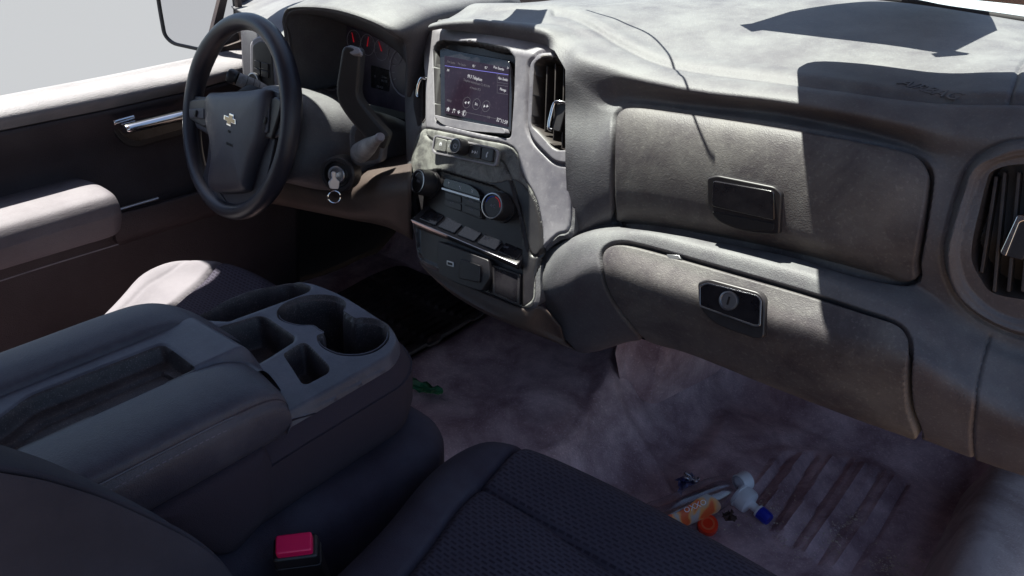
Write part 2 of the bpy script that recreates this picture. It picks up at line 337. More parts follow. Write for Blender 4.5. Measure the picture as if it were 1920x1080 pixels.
rows = [r0, r1, r2, r3,
 fc([(775, 74, .045), (800, 54, .042), (880, 47, .042), (960, 56, .042), (1020, 68, .04), (1060, 95, .03), (1085, 112, .012), (1165, 142, .005), (1300, 172, .004), (1450, 190, .004), (1600, 215, .004), (1720, 240, .004), (1800, 255, .004), (1918, 262, .004), (2100, 280, .004)], 0),
 fc([(1072, 150, .002), (1120, 182, .004), (1145, 187, .008), (1180, 185, .015), (1300, 199, .022), (1450, 214, .024), (1600, 243, .024), (1700, 270, .02), (1750, 290, .008), (1830, 300, .003), (1918, 310, .003), (2100, 345, .003)]),
 fc([(1072, 190, -.001), (1140, 212, -.002), (1180, 206, -.003), (1300, 221, -.003), (1450, 239, -.003), (1600, 267, -.003), (1700, 296, -.003), (1760, 320, -.002), (1830, 340, 0), (1918, 352, 0), (2100, 385, 0)]),
 fc([(1072, 300, -.026), (1160, 330, -.033), (1300, 358, -.034), (1450, 398, -.034), (1530, 425, -.033), (1600, 432, -.03), (1740, 452, -.022), (1918, 480, -.018), (2100, 510, -.018)]),
 fc([(1070, 437, -.030), (1155, 408, -.022), (1240, 412, -.020), (1400, 440, -.020), (1500, 460, -.020), (1600, 487, -.018), (1710, 522, -.012), (1800, 570, -.012), (1918, 620, -.012), (2100, 660, -.01)]),
 fc([(1040, 462, -.032), (1075, 442, -.028), (1155, 417, -.012), (1240, 421, -.008), (1400, 449, -.008), (1500, 471, -.008), (1600, 498, -.008), (1712, 533, -.010), (1800, 590, -.014), (1918, 650, -.014), (2100, 690, -.014)]),
 fc([(1020, 475, -.045), (1100, 440, -.05), (1200, 436, -.052), (1300, 459, -.052), (1400, 484, -.052), (1530, 521, -.052), (1650, 562, -.05), (1720, 592, -.044), (1800, 640, -.036), (1918, 690, -.034), (2100, 720, -.03)]),
 fc([(1008, 520, -.058), (1060, 472, -.062), (1140, 455, -.064), (1250, 479, -.064), (1400, 519, -.064), (1540, 562, -.064), (1650, 592, -.062), (1720, 627, -.058), (1800, 675, -.052), (1918, 730, -.05), (2100, 760, -.05)]),
 fc([(1010, 545, -.064), (1060, 525, -.075), (1130, 500, -.08), (1280, 545, -.085), (1430, 592, -.085), (1530, 618, -.085), (1700, 665, -.08), (1800, 722, -.072), (1918, 785, -.07), (2100, 820, -.07)]),
 fc([(1030, 590, -.05), (1080, 590, -.06), (1180, 585, -.068), (1300, 620, -.074), (1450, 670, -.074), (1560, 710, -.074), (1710, 757, -.07), (1830, 800, -.062), (1918, 838, -.06), (2100, 880, -.06)]),
 fc([(1060, 640, -.035), (1095, 662, -.035), (1200, 638, -.035), (1300, 663, -.04), (1450, 723, -.042), (1560, 764, -.042), (1720, 820, -.04), (1830, 862, -.035), (1918, 892, -.035), (2100, 950, -.03)])]
b_ = rows[-1].copy(); b_[:, 1] = .02; b_[:, 2] -= .004; rows.append(b_)
b_ = rows[-2].copy(); b_[:, 1] = .30; b_[:, 2] += .02; rows.append(b_)
A = np.array(rows); hh = np.linalg.norm(np.diff(A, axis=0), axis=2)[:, 240:].mean(1); hh = np.maximum(hh, .006); T = np.concatenate([[0], np.cumsum(hh)])
D_ = np.diff(A, axis=0)/hh[:, None, None]; Mt = np.zeros_like(A); Mt[0] = D_[0]; Mt[-1] = D_[-1]
for i in range(1, len(A)-1): Mt[i] = (D_[i-1]*hh[i]+D_[i]*hh[i-1])/(hh[i-1]+hh[i])
tt = np.unique(np.concatenate([np.linspace(0, T[3], 170), np.linspace(T[3], T[-3], 560), np.linspace(T[-3], T[-1], 20)])); G = []
for t in tt:
    i = min(max(np.searchsorted(T, t)-1, 0), len(hh)-1); s_ = (t-T[i])/hh[i]
    G.append((2*s_**3-3*s_**2+1)*A[i]+(s_**3-2*s_**2+s_)*hh[i]*Mt[i]+(-2*s_**3+3*s_**2)*A[i+1]+(s_**3-s_**2)*hh[i]*Mt[i+1])
G = np.array(G); GU, GV = proj(G)
UGB = cr([(1150, 260), (1152, 222), (1165, 204), (1190, 199), (1260, 207), (1450, 235), (1600, 262), (1690, 281), (1728, 298), (1745, 325), (1744, 360), (1733, 430), (1722, 490), (1712, 530), (1600, 512), (1500, 480), (1400, 458), (1240, 430), (1160, 418), (1152, 400), (1149, 340)], 5)
LGB = cr([(1128, 500), (1128, 478), (1138, 463), (1160, 456), (1200, 462), (1330, 498), (1500, 547), (1620, 585), (1680, 606), (1702, 628), (1708, 655), (1704, 710), (1708, 765), (1722, 824), (1640, 800), (1450, 728), (1300, 668), (1225, 646), (1200, 630), (1160, 580), (1138, 540)], 5)
VENTO = cr([(1960, 262), (1900, 263), (1850, 283), (1815, 312), (1795, 360), (1778, 420), (1768, 470), (1775, 520), (1800, 565), (1850, 605), (1918, 632), (2000, 640), (2060, 600), (2090, 500), (2095, 400), (2070, 310), (2020, 270)], 5)
VENTM = cr([(1960, 282), (1905, 285), (1860, 302), (1832, 328), (1815, 375), (1800, 425), (1792, 470), (1800, 515), (1822, 552), (1866, 588), (1918, 606), (2000, 612), (2045, 580), (2070, 500), (2072, 400), (2050, 320), (2010, 288)], 5)
VENTI = cr([(1960, 305), (1900, 308), (1862, 320), (1850, 345), (1836, 400), (1825, 450), (1824, 485), (1838, 515), (1862, 545), (1918, 558), (1990, 565), (2028, 540), (2045, 480), (2048, 400), (2030, 330), (2000, 308)], 5)
KEEP = np.array([(-300, -400), (2600, -400), (2600, 1500), (1700, 1300), (1100, 668), (1085, 662), (1060, 636), (1035, 598), (1018, 560), (1010, 520), (1010, 480), (1066, 440), (1060, 300), (1060, 130), (1040, 95), (1020, 85), (960, 72), (880, 60), (828, 54), (805, 58), (780, 75), (700, 200), (300, 200)], float)
crease = cr([(1040, 26), (1062, 30), (1100, 45), (1165, 85), (1230, 115), (1290, 130), (1420, 147), (1540, 162), (1700, 184), (1800, 191), (1890, 192), (2000, 196)], 5, False)
S1 = cr([(1960, 95), (1918, 118), (1905, 150), (1893, 190)], 5, False)
S2 = cr([(1856, 632), (1840, 690), (1828, 760), (1823, 820), (1826, 870)], 5, False)
S3 = cr([(930, 20), (1000, 15), (1062, 24), (1105, 36), (1150, 62)], 5, False)
dres = relief('dash_pad', G, GU, GV, M_pad, dash, keep=KEEP,
    splits=[('upper_glovebox_door', UGB, M_door_gb, dash), ('lower_glovebox_door', LGB, M_door_gb, dash), ('air_vent', VENTI, M_vent, dash)],
    feats=[groove(UGB, 3.2, .012), groove(LGB, 3.0, .012), groove(crease, 5.5, .0035, False), groove(S1, 4, .003, False), groove(S2, 3.6, .003, False), groove(S3, 3, .001, False),
           lambda U, V: .0025*np.exp(-((nearpoly(crease, U, V, False, 80)[0]-14)/11)**2),
           rise(UGB, .004, 10), rise(LGB, .004, 8), rise(VENTO, .012, 16), groove(VENTO, 5, .0035), rise(VENTM, -.008, 10), groove(VENTM, 4.5, .003), rise(VENTI, -.035, 5)], thick=0, snap=[crease, S1, S2])
ugb, lgb, pvent = dres['upper_glovebox_door'], dres['lower_glovebox_door'], dres['air_vent']
pvent['label'] = 'round cornered vent at the passenger door end'
def surf_at(u, v, ws_=4):      # point and normal of the pad under a pixel
    d = (GU-u)**2+(GV-v)**2; d[:10] = 1e9; j, i = np.unravel_index(np.argmin(d), d.shape); j = min(max(j, 3), G.shape[0]-4); i = min(max(i, 3), G.shape[1]-4)
    j0, j1, i0, i1 = max(j-ws_, 0), min(j+ws_, G.shape[0]-1), max(i-ws_, 0), min(i+ws_, G.shape[1]-1); n = nrm(np.cross(G[j, i1]-G[j, i0], G[j1, i]-G[j0, i])); n = n if n@(CC-G[j, i]) > 0 else -n
    return Fr(G[j, i], n)
# vent slats of the passenger vent
f = surf_at(1905, 440)
for k, u in enumerate((1842, 1868, 1895, 1922, 1949, 1976, 2003)):
    top, bot = (u+12, 322), (u-8, 548) if u > 1860 else (u-6, 512)
    if u < 1860: top = (u+22, 330)
    a, b = f.un(*top), f.un(*bot)
    q = [(a[0]-.0012, a[1]), (a[0]+.0022, a[1]), (b[0]+.0022, b[1]), (b[0]-.0012, b[1])]
    o = prism2('slat', q, f, -.030, -.010, M_vent, pvent, .0006)
g2 = f.moved(1905, 450); prism2('vent_tab', fil([(-.008, -.018), (.012, -.018), (.012, .02), (-.008, .02)], .003), g2, -.012, .000, M_blk, pvent, .001)
prism2('vent_tab_trim', fil([(-.009, -.016), (-.003, -.018), (-.002, .018), (.004, .022), (.004, .026), (-.006, .024)], .002), g2, -.004, .0045, M_chr, pvent, .0012)
# airbag lettering
fa = surf_at(1742, 172, 9); fa.n = nrm(fa.n); a0 = at(1712, 170, z=fa.o[2]); fa = Fr(fa.o, fa.n)
tx = text('airbag_lettering', 'AIRBAG', fa, 0, 0, .021, M_pad, dash, .0008, sx=1.0, shear=.25)
dd = (GU-1742)**2+(GV-172)**2; dd[:10] = 1e9; jj, ii = np.unravel_index(np.argmin(dd), dd.shape); GP = G[max(jj-50, 0):jj+50, max(ii-70, 0):ii+70].reshape(-1, 3)-fa.o
ga, gb, gh = GP@fa.ex, GP@fa.ey, GP@fa.n
for vtx in tx.data.vertices:
    q = np.array(vtx.co)+WL[dash.name]-fa.o; k_ = np.argsort((ga-q@fa.ex)**2+(gb-q@fa.ey)**2)[:4]; vtx.co += Vector(fa.n*(gh[k_].mean()+.0022))
# upper glovebox latch
f = surf_at(1395, 375); f = Fr(f.o+f.n*.0075, nrm(f.n+np.array([0, -.06, 0])))
LAT = [(1328, 333, 5), (1345, 328, 8), (1455, 350, 8), (1467, 362, 6), (1463, 440, 8), (1400, 436, 30), (1345, 415, 22), (1328, 385, 22)]
slab('latch_recess', fil(LAT, 8), f, -.03, .003, M_blk, ugb, .0015)
slab('latch_handle', fil([(1340, 337), (1455, 357), (1456, 412), (1338, 385)], 6), f, .0025, .006, M_gloss, ugb, .001)
slab('finger_pull', fil([(1336, 395), (1456, 418), (1452, 432), (1400, 430), (1350, 412)], 6), f, .0027, .0042, M_matte, ugb, .001)
# lower glovebox latch with lock
f = surf_at(1375, 575); f = Fr(f.o+f.n*.0080, f.n)
slab('latch_recess', fil([(1310, 530, 5), (1330, 522, 10), (1425, 548, 10), (1436, 562, 8), (1434, 632, 8), (1420, 636, 8), (1345, 610, 26), (1312, 578, 20)], 8), f, -.03, .003, M_blk, lgb, .0015)
slab('latch_handle', fil([(1316, 535), (1330, 529), (1424, 553), (1432, 562), (1430, 611), (1420, 612), (1316, 574)], 5), f, .0025, .007, M_gloss, lgb, .0012)
ringslab('latch_rim', fil([(1316, 535), (1330, 529), (1424, 553), (1432, 562), (1430, 611), (1420, 612), (1316, 574)], 5), fil([(1318, 537), (1331, 532), (1423, 555), (1429, 563), (1427, 608), (1419, 608), (1318, 572)], 5), f, .006, .0078, M_satin, lgb, .0003)
g2 = f.moved(1371, 563); lathe('lock_cylinder', [(.0115, .006), (.0115, .0095), (.0095, .0098), (.009, .0085), (.0, .0085)], g2, M_satin, lgb)
prism2('key_slot', [(-.0012, -.005), (.0012, -.005), (.0012, .005), (-.0012, .005)], g2, .0082, .009, M_matte, lgb, 0)
# lower glovebox stop clip
f = surf_at(1262, 484); slab('hinge_clip', [(1252, 478), (1275, 480), (1280, 488), (1256, 487)], f, -.004, .004, M_satin, dash, .0005)

# ------------------------------------------------------------------ centre stack
def YS(x, z): return .036-(.76-z)*.36+np.where(x < 0, 1.3*x*x, 0)+np.where(z > .755, (z-.755)*1.0, 0)
def stn(p):
    x, z = p[0], p[2]; return nrm((2.6*x if x < 0 else 0, -1, .36+(1.0 if z > .755 else 0)))
def sf(u, v, off=0): off += .006; p = hit(np.array(float(u)), np.array(float(v)), YS); n = stn(p); return Fr(p+n*off, n)
P, U, V = pxgrid(752, 1092, 34, 592, 2, YS)
SK = cr([(790, 42), (828, 36), (900, 41), (960, 50), (1010, 57), (1040, 72), (1064, 102), (1080, 145), (1079, 230), (1077, 330), (1076, 436), (1052, 450), (1027, 468), (1016, 485), (1013, 520), (1013, 555), (1006, 575), (985, 582), (960, 572), (915, 554), (850, 521), (790, 492), (778, 440), (770, 400), (764, 330), (761, 250), (759, 170), (762, 110), (771, 72)], 4)
BZ = cr([(788, 80), (795, 68), (807, 56), (828, 50), (907, 55), (957, 60), (999, 65), (1024, 73), (1045, 90), (1060, 110), (1074, 150), (1074, 230), (1073, 330), (1072, 425), (1050, 440), (1026, 462), (1012, 480), (996, 470), (980, 400), (950, 310), (900, 285), (850, 275), (812, 262), (802, 240), (801, 160), (796, 110)], 4)
CP = cr([(784, 262), (796, 246), (812, 243), (900, 261), (966, 278), (982, 327), (1003, 362), (1016, 402), (1021, 470), (1008, 510), (1006, 560), (985, 577), (915, 548), (850, 515), (792, 487), (782, 440), (774, 380), (774, 310)], 4)
CS = fil([(778, 350, 10), (798, 322, 20), (830, 317, 30), (932, 347, 30), (974, 332, 30), (1008, 374, 20), (1022, 425, 30), (1024, 466, 14), (1006, 520, 10), (1004, 562, 8), (985, 576, 6), (915, 546, 30), (850, 513, 30), (791, 486, 6), (780, 430, 20), (776, 390, 10)], 12)
SCR = fil([(818, 92, 8), (830, 76, 16), (900, 83, 40), (955, 95, 22), (971, 108, 12), (969, 180, 40), (963, 262, 10), (900, 252, 40), (822, 232, 12)], 12)
VR = fil([(1008, 122, 10), (1018, 112, 10), (1062, 114, 8), (1076, 150, 12), (1074, 283, 8), (1046, 284, 10), (1016, 250, 14), (1002, 238, 10)], 10)
VRo = fil([(996, 118, 14), (1012, 103, 14), (1060, 101, 10), (1079, 150, 12), (1077, 312, 8), (1044, 308, 14), (1004, 268, 14), (991, 240, 14)], 12)
VL = fil([(783, 112, 8), (795, 86, 6), (801, 105, 8), (801, 225, 8), (790, 243, 8), (781, 200, 10)], 8)
sres = relief('center_stack', P, U, V, M_pad, dash, keep=SK, skirt=(0, .12, 0),
    splits=[('center_bezel', BZ, M_trim, dash), ('control_panel', CP, M_marble, dash), ('climate_surround', CS, M_blk, dash), ('screen_housing', SCR, M_blk, dash), ('air_vent', VR, M_vent, dash), ('air_vent', VL, M_vent, dash)],
    feats=[rise(SK, .006, 7, 0), groove(BZ, 2, .003), rise(SCR, -.016, 4), rise(VR, -.040, 4), rise(VL, -.03, 3), groove(VRo, 2.5, .004), rise(VRo, .0025, 6), groove(CP, 2, .002),
           rise(np.array([(783, 345), (800, 322), (830, 318), (930, 348), (958, 366), (975, 395), (985, 450), (983, 490), (785, 412), (776, 380)]), -.006, 4),
           rise(np.array([(786, 425), (985, 498), (985, 577), (788, 486)]), -.004, 3)], thick=.003)
vr = [c for c in dash.children if c.name.startswith('air_vent') and c != pvent]
vR, vL = vr[0], vr[1]
vR['label'] = 'upright vent to the right of the touchscreen'; vL['label'] = 'narrow vent to the left of the touchscreen'
f = sf(1040, 200)
for a, b in (((1020, 122), (1016, 246)), ((1036, 118), (1032, 262)), ((1052, 116), (1048, 276)), ((1066, 124), (1064, 282))):
    p, q = f.un(*a), f.un(*b)
    prism2('slat', [(p[0], p[1]), (p[0]+.002, p[1]), (q[0]+.002, q[1]), (q[0], q[1])], f, -.034, -.006, M_vent, vR, .0006)
g2 = f.moved(1044, 218); prism2('vent_tab', fil([(-.004, -.020), (.012, -.020), (.012, .018), (-.004, .018)], .003), g2, -.010, .001, M_blk, vR, .001)
tube('vent_tab_trim', [g2.w(.012, .020, .000), g2.w(.002, .020, .004), g2.w(-.006, .016, .005), g2.w(-.007, -.004, .005), g2.w(-.006, -.018, .004), g2.w(-.001, -.020, .002)], .0026, M_chr, vR)
f = sf(792, 170)
for a, b in (((788, 110), (786, 230)), ((795, 100), (794, 228))):
    p, q = f.un(*a), f.un(*b)
    prism2('slat', [(p[0], p[1]), (p[0]+.002, p[1]), (q[0]+.002, q[1]), (q[0], q[1])], f, -.026, -.004, M_vent, vL, .0005)
g2 = f.moved(794, 160); tube('vent_tab_trim', [g2.w(.006, .012, .0), g2.w(-.002, .010, .006), g2.w(-.004, -.004, .007), g2.w(-.003, -.018, .005), g2.w(.001, -.02, .003)], .0028, M_chr, vL)
# touchscreen
scr_house = sres['screen_housing']
f = sf(895, 170, -.014); f = Fr(f.o, f.n)
M_scr = mat('screen_glass', (.010, .006, .012), .14, (.16, .11, .15), .03, 9, wear=.08, emit=(.03, .010, .035), es=.04, spec=.2)
M_txt = mat('screen_text', (.10, .10, .10), .5, emit=(.8, .78, .85), es=.22); M_txd = mat('screen_text_dim', (.05, .05, .05), .5, emit=(.5, .4, .6), es=.05)
M_lin = mat('screen_line', (.1, .1, .2), .5, emit=(.12, .1, .6), es=.4)
slab('screen_frame', fil([(826, 90, 8), (958, 114, 10), (962, 180), (960, 250, 6), (828, 222, 6)], 5), f, -.004, .002, M_gloss, dash, .001)
scr = slab('touchscreen', fil([(836, 105), (957, 129), (955, 239), (837, 213)], 2), f, 0, .0032, M_scr, dash, .0004)
slab('screen_ledge', fil([(822, 217, 6), (850, 224, 10), (955, 243, 4), (958, 253, 4), (890, 248, 20), (838, 236, 10)], 4), Fr(f.o, f.n), .001, .012, M_trim, dash, .002)
SW = f.un(957, 129)[0]-f.un(836, 105)[0]
def st(s, u, v, h, m=M_txt, sx=.9, al='CENTER'):
    a, b = f.un(u, v); return text('screen_text', s, f, a, b, h, m, scr, .0001, al, sx).__setitem__('kind', 'stuff') if False else text('screen_text', s, Fr(f.o+f.n*.0034, f.n), a, b, h, m, scr, .0001, al, sx)
for s, u, v in (('Prov. Favorito', 849, 118), ('Prov. Favorito', 869, 122), ('95.7', 891, 125), ('95.7', 914, 128)): st(s, u, v, .0052, M_txd if u < 880 else M_txt, .62)
st('Prov. Favorito', 938, 129, .0056, M_txt, .7); st('>', 955, 129, .007); st('FM', 843, 133, .0052, M_txt, .8)
st('99.3 Telephon', 893, 147, .0072, M_txt, .8); st('Telephon nacional para Ti, 99.3 FM', 896, 157, .0052, M_txd, .8); st('el mundo 99.3', 894, 167, .0052, M_txd, .8)
st('Ajus. Sonido', 946, 149, .0056, M_txt, .72); st('Navega', 946, 169, .0056, M_txt, .8); st('MENU', 845, 190, .005, M_txd, .8); st('32°11:59', 944, 228, .0078, M_txt, .85); st('LTE', 919, 221, .005, M_txd, .8)
def ring2(u, v, r_, t, m, nm='screen_ring', h=.0034):
    a, b = f.un(u, v); k = np.linspace(0, 2*math.pi, 25)[:-1]; V = []
    for q in k: V += [f.w(a+r_*math.cos(q), b+r_*math.sin(q), h), f.w(a+(r_-t)*math.cos(q), b+(r_-t)*math.sin(q), h)]
    mk(nm, V, [(2*i, (2*i+2) % 48, (2*i+3) % 48, 2*i+1) for i in range(24)], m, scr, smooth=False)
def poly2(nm, pts, u, v, s, m, par=None, fr=None, h=.0034):
    fr = fr or f; a, b = fr.un(u, v); V = [fr.w(a+x*s, b+y*s, h) for x, y in pts]; return mk(nm, V, [tuple(range(len(V)))], m, par or scr, smooth=False)
def tri(u, v, s, d, m, par=None, fr=None, h=.0034): return poly2('arrow_glyph', [(-.5*d, -.6), (.5*d, 0), (-.5*d, .6)], u, v, s, m, par, fr, h)
for u, v in ((878, 193), (896, 196), (914, 200)): ring2(u, v, .0085, .0005, M_txd)
for du in (-2.5, 3): tri(878+du, 193, .004, -1, M_txt); tri(914+du, 200, .004, 1, M_txt)
st('Src', 896, 196, .0062, M_txt, .8)
HOUSE = [(-.5, -.5), (-.15, -.5), (-.15, 0), (.15, 0), (.15, -.5), (.5, -.5), (.5, .1), (.7, .1), (0, .75), (-.7, .1), (-.5, .1)]
poly2('home_glyph', HOUSE, 843, 206, .0055, M_txt)
poly2('note_glyph', [(-.4, -.6), (-.1, -.6), (-.1, .4), (.5, .4), (.5, -.5), (.65, -.5), (.65, .7), (-.25, .7), (-.25, -.4), (-.4, -.4)], 853, 209, .0052, M_txt)
poly2('cross_glyph', [(-.15, -.6), (.15, -.6), (.15, -.15), (.6, -.15), (.6, .15), (.15, .15), (.15, .6), (-.15, .6), (-.15, .15), (-.6, .15), (-.6, -.15), (-.15, -.15)], 863, 211, .005, M_txt)
ring2(873, 213, .0045, .0005, M_txt); PH = [(-.3, .6), (0, .6), (.05, .25), (-.1, .15), (-.1, -.15), (.05, -.25), (0, -.6), (-.3, -.6), (-.42, 0)]
poly2('phone_glyph', PH, 873, 213, .0055, M_txt)
def lin(a, b, t, m, nm='screen_line'):
    a, b = np.array(f.un(*a)), np.array(f.un(*b)); e = nrm(b-a); n_ = np.array([-e[1], e[0]])*t
    mk(nm, [f.w(*(q), .0033) for q in (a-n_, b-n_, b+n_, a+n_)], [(0, 1, 2, 3)], m, scr, smooth=False)
lin((837, 124), (956, 141), .0003, M_lin); lin((838, 203), (955, 228), .0002, M_txd)
for a, b in (((935, 140), (956, 143)), ((935, 140), (935, 155)), ((935, 155), (955, 158)), ((935, 160), (955, 163)), ((935, 160), (935, 175)), ((935, 175), (955, 178))): lin(a, b, .0002, M_txd)
# button row under the screen
fb = sf(875, 283, .001); br = slab('button_row', fil([(811, 282, 6), (816, 252, 8), (930, 277, 6), (938, 286, 6), (932, 313, 6), (815, 288, 6)], 6), fb, -.004, .001, M_marble, dash, .001)
ringslab('button_row_rim', fil([(811, 282, 6), (816, 252, 8), (930, 277, 6), (938, 286, 6), (932, 313, 6), (815, 288, 6)], 6), fil([(814, 280, 5), (818, 256, 6), (928, 280, 5), (934, 287, 5), (929, 309, 5), (818, 285, 5)], 6), fb, 0, .0028, M_trim, br, .0005)
for i, q in enumerate(([(820, 258), (841, 263), (839, 286), (819, 282)], [(842, 263), (863, 267), (861, 290), (840, 286)], [(883, 272), (905, 276), (903, 299), (881, 295)], [(907, 277), (929, 281), (926, 305), (905, 300)])):
    slab('button', fil(q, 3), fb, .0, .0042, M_marble if i < 2 else M_blk, br, .001)
def glyph(fr, u, v, kind, s, m, par, h):
    if kind == 'home': poly2('home_glyph', HOUSE, u, v, s, m, par, fr, h)
    if kind == 'phone': poly2('phone_glyph', PH, u, v, s, m, par, fr, h)
    if kind in ('prev', 'next'):
        d = 1 if kind == 'next' else -1
        for k in (-2.5, 2.5): tri(u+k, v+k*.2, s, d, m, par, fr, h)
        poly2('bar_glyph', [(-.08, -.6), (.08, -.6), (.08, .6), (-.08, .6)], u+d*5.5, v+d, s, m, par, fr, h)
glyph(fb, 830, 271, 'home', .005, M_glyph, br, .0046); glyph(fb, 851, 275, 'prev', .004, M_glyph, br, .0046); glyph(fb, 893, 286, 'next', .0045, M_glyph, br, .0046); glyph(fb, 918, 291, 'phone', .007, M_glyph, br, .0046)
g2 = fb.moved(871, 277); lathe('power_knob', [(.0125, 0), (.0125, .014), (.0118, .019), (.0105, .0205), (.0098, .0198), (.0, .0195)], g2, M_blk, br)
lathe('knob_ring', [(.0105, .0198), (.0108, .0212), (.0098, .0215), (.0094, .0205)], g2, M_satin, br)
tube('power_glyph', [g2.w(.0035*math.cos(q), .0035*math.sin(q), .0202) for q in np.linspace(R(130), R(410), 9)], .0004, M_glyph, br, segs=4, n=2)
poly2('power_bar_glyph', [(-.08, 0), (.08, 0), (.08, .9), (-.08, .9)], 871, 277, .0045, M_glyph, br, g2, .0203)
# climate controls
fc_ = sf(865, 375, -.005)
cl = slab('climate_panel', fil([(838, 338, 8), (886, 347, 8), (905, 372, 8), (905, 412, 4), (836, 385, 4)], 6), fc_, -.003, .003, M_blk, dash, .001)
slab('button', fil([(838, 334, 6), (884, 347, 8), (900, 358, 8), (905, 371, 4), (835, 350, 4)], 5), fc_, .002, .0055, M_gloss, cl, .001)
slab('chrome_strip', fil([(834, 352), (905, 373), (905, 377), (834, 356)], 1), fc_, .002, .0075, M_satin, cl, .0007)
for q in ([(838, 360), (868, 369), (868, 381), (838, 372)], [(838, 374), (868, 383), (868, 396), (838, 386)], [(874, 371), (904, 381), (904, 393), (874, 383)], [(874, 385), (904, 395), (904, 408), (874, 398)]):
    slab('button', fil(q, 2), fc_, .002, .0045, M_blk, cl, .0006)
for u, v in ((846, 345), (867, 352), (890, 359)):
    a, b = fc_.un(u, v); text('air_flow_glyph', '%', Fr(fc_.o, fc_.n), a, b, .0065, M_glyph, cl, .0001); WLAST = cl.children[-1]
    for vv in (fc_,): pass
for c_ in list(cl.children):
    if c_.name.startswith('air_flow_glyph'):
        for vtx in c_.data.vertices: vtx.co += Vector(fc_.n*.0057)
for u, v, s in ((849, 366, '*'), (851, 381, 'A/C'), (887, 378, 'REAR'), (887, 393, 'MAX')):
    a, b = fc_.un(u, v); text('button_lettering', s, Fr(fc_.o+fc_.n*.0047, fc_.n), a, b, .0055, M_glyphd, cl, .0001, sx=.8)
for nm, (u, v), lab in (('climate_knob', (810, 345), 'fan speed knob'), ('climate_knob', (944, 388), 'temperature knob with red and blue arc')):
    g2 = sf(u, v, -.006); k = lathe(nm, [(.0235, 0), (.0235, .004), (.0205, .0045), (.020, .024), (.0195, .027), (.0182, .028), (.0175, .0265), (0, .0265)], g2, M_blk, dash, 48, 1, .02); k['label'] = lab
    lathe('knob_ring', [(.0182, .0272), (.0188, .0290), (.0172, .0292), (.0168, .0272)], g2, M_satin, k, 40)
    def arc(a0, a1, m): tube('scale_arc', [g2.w(.0135*math.cos(q), .0135*math.sin(q), .0267) for q in np.linspace(R(a0), R(a1), 7)], .0008, m, k, segs=5, n=3)
    if u > 900: arc(95, 170, M_blue); arc(85, 5, M_red)
    else: arc(150, 20, M_glyphd)
    g3 = Fr(g2.w(0, 0, .0268), g2.n); text('knob_lettering', 'A/C' if u > 900 else 'OFF', g3, 0, 0, .006, M_glyphd, k, .0001)
# switch shelf with chrome edge
f2 = sf(875, 440, 0)
sh = []
for u0, v0, u1, v1 in ((782, 404, 980, 487),):
    a, b = f2.un(u0, v0), f2.un(u1, v1)
    e = nrm(np.array(b)-np.array(a)); L_ = np.linalg.norm(np.array(b)-np.array(a))
fs = Fr(f2.w(*a), nrm((0, -.45, .9)), ex=nrm(f2.w(*b)-f2.w(*a)))
shelf = prism2('switch_shelf', fil([(0, -.012), (L_, -.012), (L_, .022), (0, .022)], .003), fs, -.010, .002, M_blk, dash, .001)
for k in range(5): prism2('switch', fil([(.012+k*L_/5.3, -.006), (.012+(k+.86)*L_/5.3, -.006), (.012+(k+.86)*L_/5.3, .017), (.012+k*L_/5.3, .017)], .002), fs, .001, .0045, M_gloss, shelf, .001)
text('switch_lettering', 'ESC', Fr(fs.w(0, 0, .0047), fs.n, ex=fs.ex), L_*.66, .006, .006, M_glyphd, shelf, .0001); text('switch_lettering', 'OFF', Fr(fs.w(0, 0, .0047), fs.n, ex=fs.ex), L_*.84, .006, .005, M_glyphd, shelf, .0001)
prism2('chrome_edge', fil([(0, -.0138), (L_, -.0138), (L_, -.0122), (0, -.0122)], .001), fs, -.003, .0035, M_satin, shelf, .0006)
# usb block and covers below the shelf
fu = sf(880, 510, 0)
ub = slab('usb_block', fil([(828, 452, 4), (925, 488, 4), (928, 520, 8), (912, 546, 6), (868, 532, 6), (832, 514, 6)], 5), fu, -.003, .012, M_blk, dash, .002)
slab('usb_port', fil([(848, 488), (861, 492), (861, 501), (848, 497)], 1), fu, .011, .0135, M_satin, ub, .0004); slab('usb_slot', [(850, 491), (859, 494), (859, 498), (850, 496)], fu, .012, .0138, M_matte, ub, 0)
slab('outlet_cover', fil([(875, 486, 3), (912, 498, 4), (910, 530, 4), (872, 522, 4)], 4), fu, .010, .016, M_blk, ub, .0015)
cv = slab('storage_cover', fil([(926, 496, 3), (978, 514, 4), (976, 573, 4), (927, 552, 4)], 4), fu, -.002, .003, M_gloss, dash, .001)
ringslab('cover_rim', fil([(926, 496, 3), (978, 514, 4), (976, 573, 4), (927, 552, 4)], 4), fil([(930, 501, 3), (974, 516, 4), (972, 568, 4), (931, 549, 4)], 4), fu, .001, .0045, M_blk, cv, .0005)
# pale curved trim below the stack
lt = [[(785, 488, -.075), (850, 520, -.085), (915, 552, -.09), (985, 580, -.088), (1015, 575, -.075), (1050, 615, -.06)],
      [(792, 500, -.078), (846, 535, -.090), (908, 572, -.096), (975, 602, -.094), (1015, 615, -.07), (1060, 640, -.045)],
      [(806, 515, -.070), (850, 553, -.084), (910, 588, -.088), (965, 612, -.082), (1020, 634, -.06), (1085, 660, -.035)],
      [(812, 518, .02), (860, 553, .02), (915, 585, .02), (970, 608, .02), (1030, 630, .02), (1095, 655, .02)]]
loftrows('lower_trim', [[at(*p[:2], y=p[2]) for p in r_] for r_ in lt], M_low, dash, 5, 4, thick=.003)
